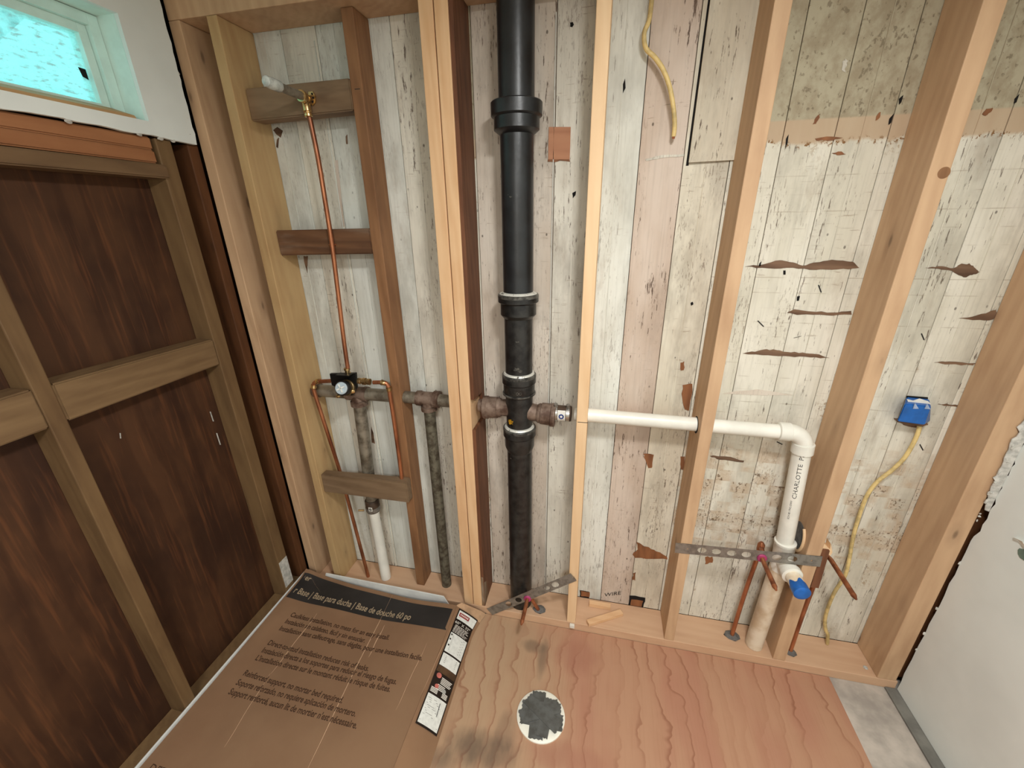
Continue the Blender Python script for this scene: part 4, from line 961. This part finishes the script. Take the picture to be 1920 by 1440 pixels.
# dark block and splinter behind the strap's right end
P = [onY(x, y, 1.302) for x, y in ((1541, 1031), (1556, 1033), (1535, 1103), (1520, 1101))]
o = prism('wood_block', P, (0, 0.09, 0), M['old_red'], None); tag(o, 'dark red-brown block on the right side of the wide stud under the strap end', 'block')
P = [onY(x, y, 1.31) for x, y in ((1542, 1030), (1544, 1018), (1556, 1030), (1558, 1020), (1561, 1036), (1557, 1042))]
prism('broken_splinter', P, (0, 0.03, 0), M['pine_pale'], o)
def strap(p, q, wdt, holes, label, grommet, Y):
    d = (q - p); L = d.length; d.normalize(); up = Vector((0, -1, 0)).cross(d); up = -up if up.z < 0 else up
    cu = bpy.data.curves.new('strap', 'CURVE'); cu.dimensions = '2D'; cu.fill_mode = 'BOTH'; cu.extrude = 0.0006
    def spl(pts):
        s = cu.splines.new('POLY'); s.points.add(len(pts) - 1); s.use_cyclic_u = True
        for i, (x, y) in enumerate(pts): s.points[i].co = (x, y, 0, 1)
    spl([(0, -wdt / 2), (L, -wdt / 2), (L, wdt / 2), (0, wdt / 2)])
    for (hx_, ra, rb_) in holes: spl([(hx_ + ra * math.cos(-2 * PI * i / 20), rb_ * math.sin(-2 * PI * i / 20)) for i in range(20)])
    o = bpy.data.objects.new('strap', cu); COL.objects.link(o); dg = bpy.context.evaluated_depsgraph_get(); dg.update()
    me = bpy.data.meshes.new_from_object(o.evaluated_get(dg)); bpy.data.objects.remove(o); bpy.data.curves.remove(cu)
    bm = bmesh.new(); bm.from_mesh(me); bpy.data.meshes.remove(me)
    for v in bm.verts: v.co = p + d * v.co.x + up * v.co.y + Vector((0, Y - p.y - v.co.z, 0))
    o = link('perforated_strap', bm, M['steel'], p); tag(o, label, 'strap')
    if grommet is not None:
        lathe('grommet', grommet + Vector((0, 0.002, 0)), (0, -1, 0), [(0, 0.0165), (0.004, 0.0165), (0.006, 0.0145), (0.0065, 0.009)], M['magenta'], o, 24)
    return o
sp0 = (onY(1265, 1018, 1.2978) + onY(1267, 1036, 1.2978)) / 2; sp1 = (onY(1540, 1042, 1.2978) + onY(1540, 1064, 1.2978)) / 2
LL = (sp1 - sp0).length
def hx_of(px): return ((onY(px, 1042, 1.2978) - sp0).dot((sp1 - sp0).normalized()))
holes = [(hx_of(x), 0.0155, 0.0125) for x in (1315, 1342, 1371, 1399, 1457, 1487)] + [(hx_of(1288), 0.003, 0.003), (hx_of(1524), 0.0035, 0.0035), (hx_of(1475), 0.002, 0.002)]
st1 = strap(sp0, sp1, 0.046, holes, 'long perforated steel strap nailed across two studs beside the blue-capped pipe', Vector((sL0.x, 1.296, sL0.z)), 1.2978)
a0 = (onY(912, 1150, 1.2945) + onY(925, 1165, 1.2945)) / 2; a1 = (onY(1070, 1074, 1.2945) + onY(1081, 1090, 1.2945)) / 2
a0.z = max(a0.z, 0.02)
def hx2(px, py): return ((onY(px, py, 1.2945) - a0).dot((a1 - a0).normalized()))
holes2 = [(hx2(959, 1138), 0.0150, 0.0135), (hx2(976, 1129), 0.0150, 0.0135), (hx2(1041, 1096), 0.0165, 0.0135), (hx2(1026, 1103), 0.013, 0.010), (hx2(1074, 1081), 0.0035, 0.0035), (hx2(918, 1158), 0.003, 0.003)]
gp = onY(989, 1122, 1.2945)
st2 = strap(a0, a1, 0.042, holes2, 'tilted perforated steel strap hanging loose in front of the stack foot', Vector((gp.x, 1.293, gp.z)), 1.2945)
b = onZ(1010, 1146, PZ)
supply('copper_stub', [Vector((b.x, 1.330, PZ)), Vector((gp.x + 0.010, 1.316, gp.z - 0.018)), Vector((gp.x + 0.002, 1.308, gp.z - 0.002)), Vector((gp.x, 1.285, gp.z)), Vector((gp.x, 1.25, gp.z)), Vector((gp.x - 0.002, 1.185, gp.z - 0.002))], 'low copper stub poking through the tilted strap near the floor', (b.x, 1.334, PZ), 0.028)

# ================================================================== CABLES AND BOX
def cable(pts, label):
    return tag(tube('yellow_cable', pts, 0.0062, M['cable'], None, 10, 6), label, 'cable')
cp_ = [onY(x, y, Y) for x, y, Y in ((1228, -60, 1.42), (1222, 0, 1.42), (1217, 38, 1.415), (1208, 62, 1.412), (1211, 90, 1.41), (1228, 108, 1.408), (1244, 132, 1.405), (1256, 165, 1.405), (1263, 205, 1.408), (1265, 235, 1.412), (1263, 256, 1.416))]
cb = cable(cp_, 'loose yellow cable end dangling at the top of the boards')
d = (cp_[-1] - cp_[-2]).normalized(); lathe('cut_conductor', cp_[-1], d, [(0, 0.0045), (0.006, 0.0035)], M['copper'], cb, 10)
eb = empty('junction_box', onY(1714, 772, 1.41), 'blue plastic electrical box sunk in the stained boards', 'electrical box')
FYb = 1.388
F = [onY(x, y, FYb) for x, y in ((1697, 757), (1746, 762), (1733, 797), (1682, 790))]
Bk = [onY(x, y, BY - 0.001) for x, y in ((1700, 744), (1742, 748), (1744, 790), (1690, 784))]
bm = bmesh.new(); a = [bm.verts.new(p) for p in F]; b_ = [bm.verts.new(p) for p in Bk]
bm.faces.new(a); bm.faces.new(b_[::-1])
for i in range(4): bm.faces.new((a[i], b_[i], b_[(i + 1) % 4], a[(i + 1) % 4]))
bmesh.ops.recalc_face_normals(bm, faces=bm.faces); bmesh.ops.bevel(bm, geom=list(bm.edges), offset=0.0025, segments=2, affect='EDGES')
link('box_body', bm, M['blue'], F[0], eb)
for tri in (((1715, 755), (1722, 766), (1711, 766)), ((1738, 757), (1744, 767), (1733, 766))):
    prism('clamp_flap', [onY(x, y, FYb - 0.0005) for x, y in tri], (0, -0.002, 0), M['blue_pale'], eb)
prism('torn_rim', [onY(x, y, 1.405) for x, y in ((1700, 748), (1712, 751), (1724, 747), (1740, 752), (1745, 758), (1728, 757), (1716, 755), (1702, 753))], (0, -0.0015, 0), M['white_ink'], eb)
prism('rim_shadow_gap', [onY(x, y, BY - 0.0022) for x, y in ((1700, 742), (1740, 745), (1740, 748), (1700, 746))], (0, 0.001, 0), M['dark'], eb)
pts = [onY(x, y, BY - 0.002) for x, y in ragged([(1676, 784), (1684, 792), (1694, 797), (1720, 802), (1740, 797), (1738, 790), (1700, 788)], 1.5, 3)]
prism('torn_board_edge', pts, (0, 0.001, 0), M['bare_dark'], eb)
cable([onY(x, y, Y) for x, y, Y in ((1724, 799, 1.420), (1721, 812, 1.416), (1712, 832, 1.416), (1696, 858, 1.416), (1672, 882, 1.417), (1646, 902, 1.417), (1628, 925, 1.416), (1615, 955, 1.414), (1604, 990, 1.412), (1597, 1020, 1.410), (1592, 1050, 1.405), (1584, 1080, 1.398), (1566, 1108, 1.396), (1554, 1135, 1.40), (1547, 1160, 1.405), (1548, 1180, 1.405), (1552, 1190, 1.405))] + [Vector((onZ(1553, 1213, PZ).x, 1.41, PZ + 0.004))], 'yellow cable hanging from the blue box down to the sole plate')

# ================================================================== FLOOR: FLANGE AND SHOWER BASE CARTON
dc = onZ(1014, 1343, 0.0)
fg_ = empty('toilet_flange', dc, 'white round floor flange sealed with grey duct tape', 'flange')
lathe('flange_ring', dc, (0, 0, 1), [(0, 0.0865), (0.005, 0.0865), (0.007, 0.084), (0.008, 0.070), (0.008, 0.0003)], M['flange'], fg_, 48)
def strip(ang, wdt, L0, L1, z, off=0.0):
    d = Vector((math.cos(ang), math.sin(ang), 0)); n = Vector((-d.y, d.x, 0)); pts = []
    c = Vector((dc.x, dc.y, z)) + n * off
    nz = 7
    for i in range(nz + 1): pts.append(c + d * (L1 + (0.003 if i % 2 else 0)) + n * (-wdt / 2 + wdt * i / nz))
    for i in range(nz + 1): pts.append(c - d * (L0 + (0.003 if i % 2 else 0)) + n * (wdt / 2 - wdt * i / nz))
    return prism('tape_strip', pts, (0, 0, 0.0008), M['tape'], fg_)
strip(PI / 2 + 0.06, 0.050, 0.076, 0.076, 0.0082, 0.012)
strip(0.02, 0.052, 0.068, 0.078, 0.0090, -0.014)
strip(0.10, 0.046, 0.068, 0.070, 0.0098, 0.020)
strip(PI / 2 - 0.10, 0.040, 0.066, 0.060, 0.0106, -0.020)
strip(0.45, 0.046, 0.074, 0.072, 0.0114, 0.010)
strip(-0.55, 0.044, 0.070, 0.074, 0.0122, 0.008)

# white acrylic base sticking out of the carton's left and back edges
sb = empty('acrylic_shower_pan', (-0.95, 0.5, 0), 'white acrylic shower base whose thin rim shows along the carton', 'shower pan')
Y0c, Y1c = -0.27, 1.262
box('base_slab', -1.316, -0.60, Y0c, 1.24, 0.002, 0.030, M['acryl'], sb, bev=0.004)
box('base_rim', -1.3325, -1.3265, Y0c, 1.270, 0.002, 0.097, M['acryl'], sb, bev=0.001)
prism('base_rim', [(-1.25, 1.274, 0.004), (-1.22, 1.276, 0.097), (-0.62, 1.276, 0.084), (-0.58, 1.276, 0.004)], (0, 0.005, 0), M['acryl'], sb)

bx = empty('cardboard_carton', (-0.93, 0.5, 0), 'flat brown cardboard carton with printed text and black band lying by the left wall', 'carton')
XA, XB, XC = -1.322, -0.545, -0.455
def zt_(x, y):
    s = (x - XA) / (XB - XA)
    b = max(0.0, min(1.0, (y - 0.75) / 0.5))
    sag = -0.021 * math.exp(-((s - 0.58) / 0.20) ** 2) * b
    lift = 0.016 * math.exp(-((s) / 0.10) ** 2) * (0.3 + 0.7 * b) + 0.012 * math.exp(-((s / 0.08) ** 2)) * math.exp(-((y - 1.27) / 0.03) ** 2)
    return 0.084 + sag + lift + 0.0012 * math.sin(9 * s + 3 * y)
def drape(x, y, h=0.0): return Vector((x, y, zt_(x, y) + h))
bm = bmesh.new(); NX, NY = 40, 60
def yb(s): return 1.272 - 0.030 * s + (0.004 * math.sin(s * 14))
grid = []
for i in range(NX + 1):
    s = i / NX; x = XA + (XB - XA) * s; col_ = []
    for j in range(NY + 1):
        y = Y0c + (yb(s) - Y0c) * (1 - (1 - j / NY) ** 1.0); col_.append(bm.verts.new(drape(x, y)))
    grid.append(col_)
for i in range(NX):
    for j in range(NY): bm.faces.new((grid[i][j], grid[i + 1][j], grid[i + 1][j + 1], grid[i][j + 1]))
bmesh.ops.solidify(bm, geom=list(bm.faces), thickness=0.004)
bmesh.ops.recalc_face_normals(bm, faces=bm.faces)
link('top_panel', bm, M['card'], (XA, Y0c, 0.08), bx, True)
# sloping side panel
def side_pt(s, y): # s 0 top .. 1 floor
    xa = XB + 0.0005; za = zt_(XB, min(y, 1.24)) - 0.001
    xo = XC + (0.012 if y > 1.18 else 0.0) * (y - 1.18) / 0.06
    return Vector((xa + (xo - xa) * s + 0.005 * math.sin(s * PI) * 0.7, y, za + (0.004 - za) * s + 0.004 * math.sin(s * PI)))
bm = bmesh.new(); g = []
for i in range(7):
    g.append([bm.verts.new(side_pt(i / 6, Y0c + (1.243 - Y0c) * j / 40)) for j in range(41)])
for i in range(6):
    for j in range(40): bm.faces.new((g[i][j], g[i + 1][j], g[i + 1][j + 1], g[i][j + 1]))
bmesh.ops.solidify(bm, geom=list(bm.faces), thickness=0.003); bmesh.ops.recalc_face_normals(bm, faces=bm.faces)
sp_ = link('side_panel', bm, M['card'], (XB, Y0c, 0.0), bx, True)
fp = [Vector((-0.546, 1.244, 0.083)), Vector((-0.530, 1.262, 0.080)), Vector((-0.450, 1.2865, 0.020)), Vector((-0.428, 1.287, 0.004)), Vector((-0.443, 1.243, 0.004))]
prism('end_flap', fp, (0.001, 0.003, 0.002), M['card_edge'], bx)
bm = bmesh.new(); g = []
for i in range(NX + 1):
    s = i / NX; x = XA + (XB - XA) * s; y = yb(s)
    g.append((bm.verts.new(drape(x, y, -0.001)), bm.verts.new((x, y - 0.001, 0.004))))
for a, b_ in zip(g, g[1:]): bm.faces.new((a[0], b_[0], b_[1], a[1]))
bmesh.ops.solidify(bm, geom=list(bm.faces), thickness=0.003)
link('end_panel', bm, M['card'], (XA, 1.25, 0), bx)
# black printed band
bm = bmesh.new(); g = []
for i in range(NX + 1):
    s = 0.010 + (0.985 - 0.010) * i / NX; x = XA + (XB - XA) * s
    y1 = yb(s) - 0.018 - 0.004 * s; y0 = 1.122 + 0.002 * s
    if i == 0: y1 = yb(s) - 0.02
    g.append([bm.verts.new(drape(x + (0.008 if j == 0 and i == NX else 0), y0 + (y1 - y0) * j / 10, 0.0008)) for j in range(11)])
for a, b_ in zip(g, g[1:]):
    for j in range(10): bm.faces.new((a[j], b_[j], b_[j + 1], a[j + 1]))
link('printed_band', bm, M['card_black'], (XA, 1.2, 0.09), bx, True)
def crease(a, b, wdt):
    p = onZ(a[0], a[1], 0.085); q = onZ(b[0], b[1], 0.085); n = 14; bm = bmesh.new(); prev = None
    for i in range(n + 1):
        k = i / n; x = p.x + (q.x - p.x) * k + 0.0015 * math.sin(k * 9); y = p.y + (q.y - p.y) * k; e = 0.25 + 0.75 * math.sin(PI * k) ** 0.5
        cur = [bm.verts.new(drape(x + o_ * wdt * e, y, h_)) for o_, h_ in ((-1, 0.0003), (0, 0.0011), (1, 0.0003))]
        if prev:
            for m_ in (0, 1): bm.faces.new((prev[m_], prev[m_ + 1], cur[m_ + 1], cur[m_]))
        prev = cur
    link('crease', bm, M['crease'], p, bx, True)
for a, b, wd in (((735, 1108), (577, 1440), 0.0016), ((594, 1150), (508, 1262), 0.0012), ((720, 1168), (690, 1230), 0.0018), ((800, 1205), (742, 1330), 0.0010), ((506, 1262), (420, 1400), 0.0008), ((583, 1084), (600, 1110), 0.0010), ((848, 1172), (790, 1300), 0.0010)): crease(a, b, wd)
def line(body, x0, y0, x1, y1, size, mat, h=0.0014, bold=0.0, name='printed_lettering'):
    L = math.hypot(x1 - x0, y1 - y0); dx, dy = (x1 - x0) / L, (y1 - y0) / L
    return link(name, text_bm(body, size, lambda x, y: drape(x0 + dx * x - dy * y, y0 + dy * x + dx * y, h), width=L, bold=bold), mat, (x0, y0, 0.085), bx)
line('r Base | Base para ducha | Base de douche 60 po', -1.300, 1.150, -0.722, 1.1405, 0.043, M['pale_print'], 0.0018, 0.0006)
line('er', -1.296, 1.222, -1.268, 1.222, 0.035, M['pale_print'], 0.0018, 0.0006)
for body, x1, y0, y1 in (('Caulkless installation, no mess for an easy install.', -0.768, 1.046, 1.040),
        ('Instalación sin calafateo, fácil y sin ensuciar.', -0.86, 1.014, 1.010), ('Installation sans calfeutrage, sans dégâts, pour une installation facile.', -0.597, 0.980, 0.984),
        ('Direct-to-stud installation reduces risk of leaks.', -0.782, 0.916, 0.906), ('Instalación directa a los soportes para reducir el riesgo de fugas.', -0.654, 0.884, 0.882), ("L'installation directe sur le montant réduit le risque de fuites.", -0.664, 0.852, 0.853),
        ('Reinforced support, no mortar bed required.', -0.812, 0.793, 0.783), ('Soporte reforzado, no requiere aplicación de mortero.', -0.742, 0.759, 0.754), ("Support renforcé, aucun lit de mortier n'est nécessaire.", -0.718, 0.726, 0.722)):
    line(body, -1.236, y0, x1, y1, 0.029, M['card_brown'], 0.0012, 0.0007)
line('DETA', -1.29, 0.478, -1.21, 0.478, 0.035, M['card_brown'], 0.0012)
# folded glossy label on the sloping side
ya, yb_ = 1.238, 0.783
def lab(s, t, h=0.0):  # s across (0 top .. 1 low), t along (0 far .. 1 near)
    y = ya + (yb_ - ya) * t + 0.006 * s
    p = side_pt(0.10 + 0.78 * s, y); n = Vector((0.66, 0, 0.75)); return p + n * (0.0036 + h)
def lab_quad(name, s0, s1, t0, t1, mat, par, h):
    bm = bmesh.new(); g = []
    for i in range(7):
        s = s0 + (s1 - s0) * i / 6; g.append([bm.verts.new(lab(s, t0 + (t1 - t0) * j / 8, h)) for j in range(9)])
    for a, b_ in zip(g, g[1:]):
        for j in range(8): bm.faces.new((a[j], b_[j], b_[j + 1], a[j + 1]))
    return link(name, bm, mat, lab(s0, t0), par)
lb = lab_quad('product_label', 0, 1, 0, 1, M['label_bk'], bx, 0.0)
lab_quad('label_panel', 0.05, 0.97, 0.015, 0.105, M['label_wh'], lb, 0.0006)
lab_quad('label_panel', 0.05, 0.95, 0.245, 0.425, M['label_wh'], lb, 0.0006)
lab_quad('label_panel', 0.05, 0.93, 0.440, 0.545, M['label_wh'], lb, 0.0006)
lab_quad('label_panel', 0.03, 0.97, 0.548, 0.600, M['label_br'], lb, 0.0006)
lab_quad('label_panel', 0.05, 0.95, 0.775, 0.985, M['label_wh'], lb, 0.0006)
lab_quad('red_emblem', 0.10, 0.62, 0.035, 0.072, M['red'], lb, 0.0010)
def lab_text(body, s0, t0, s1, size, mat, h=0.0010):
    # reads across the label, from its top edge to its lower edge
    W = 0.083
    return link('label_lettering', text_bm(body, size, lambda x, y: lab(s0 + x / W, t0 - y / (ya - yb_), h), width=(s1 - s0) * W), mat, lab(s0, t0), lb)
lab_text('60" X 32"', 0.05, 0.150, 0.88, 0.016, M['white_ink'])
rows = [(0.163, .12, .85), (0.176, .1, .8), (0.189, .1, .9), (0.202, .08, .7), (0.215, .08, .88), (0.228, .08, .8)]
bm = bmesh.new()
def bar(bm, s0, s1, t, th, h):
    quad_bm(bm, [lab(s0, t, h), lab(s1, t, h), lab(s1, t + th, h), lab(s0, t + th, h)])
for tt, s0, s1 in rows:
    s = s0
    while s < s1: wv = random.uniform(.06, .16); bar(bm, s, min(s + wv, s1), tt, 0.006, 0.0010); s += wv + 0.025
for tt, s0, s1 in [(0.625 + 0.011 * i, 0.38, 0.9 - 0.03 * (i % 3)) for i in range(5)] + [(0.685 + .011 * i, 0.30, 0.66) for i in range(4)] + [(0.722 + 0.010 * i, 0.08, 0.40) for i in range(4)] + [(0.724 + 0.010 * i, 0.62, 0.88) for i in range(4)]:
    bar(bm, s0, s1, tt, 0.006, 0.0010)
for i in range(6): bar(bm, 0.15 + i * 0.073, 0.15 + i * 0.073 + 0.045, 0.045, 0.016, 0.0014)
link('label_fine_print', bm, M['white_ink'], lab(0.5, 0.2), lb)['kind'] = 'stuff'
bm = bmesh.new()
for tt, s0, s1 in [(0.080, .1, .6)] + [(0.262 + 0.012 * i, 0.18, 0.82 - 0.1 * (i % 2)) for i in range(12)] + [(0.455 + .014 * i, 0.2, 0.8) for i in range(5)] + [(0.80 + 0.013 * i, 0.12 + 0.05 * (i % 3), 0.5 + 0.08 * (i % 4)) for i in range(10)] + [(0.962, .08, .9)]:
    bar(bm, s0, s1, tt, 0.004, 0.0010)
link('label_fine_print', bm, M['grey_ink'], lab(0.5, 0.4), lb)['kind'] = 'stuff'
bm = bmesh.new()
for s0, tt in ((0.08, 0.258), (0.08, 0.30), (0.10, 0.355)): bar(bm, s0, s0 + 0.07, tt, 0.014, 0.0011)
quad_bm(bm, [lab(0.66, 0.80, .001), lab(0.69, 0.80, .001), lab(0.72, 0.89, .001), lab(0.69, 0.89, .001)])
link('label_icon', bm, M['ink'], lab(0.1, 0.3), lb)['kind'] = 'stuff'
for s, tt, r, mt in ((0.22, 0.625, 0.0095, 'salmon'), (0.28, 0.705, 0.0075, 'salmon'), (0.66, 0.712, 0.0075, 'grey_ink')):
    bm = bmesh.new(); W = 0.083; vs = [bm.verts.new(lab(s + r / W * math.cos(2 * PI * k / 20), tt + r / (ya - yb_) * math.sin(2 * PI * k / 20), 0.0011)) for k in range(20)]
    bm.faces.new(vs); link('label_picture', bm, M[mt], lab(s, tt), lb)

# ------------------------------------------------------------------ repeats carry a group
for o in list(bpy.data.objects):
    if o.parent is not None or 'label' not in o: continue
    n = o.name.split('.')[0]
    g = {'wood_offcut': 'pine offcuts on the sole plate', 'perforated_strap': 'perforated steel straps', 'copper_stub': 'copper supply stubs',
         'yellow_cable': 'yellow cables', 'pipe_coupling': 'pipe couplings', 'galvanised_drain': 'galvanised drains', 'copper_feed_pipe': 'copper feeds of the shower valve',
         'window_framing_board': 'framing boards under the window'}.get(n)
    if n == 'wall_stud': g = 'studs of the dark left wall' if o.location.x < -1.34 else 'studs of the board wall'
    if n == 'wood_block': g = 'blocks of the dark left wall' if o.location.x < -1.3 else 'blocks between the studs'
    if g: o['group'] = g
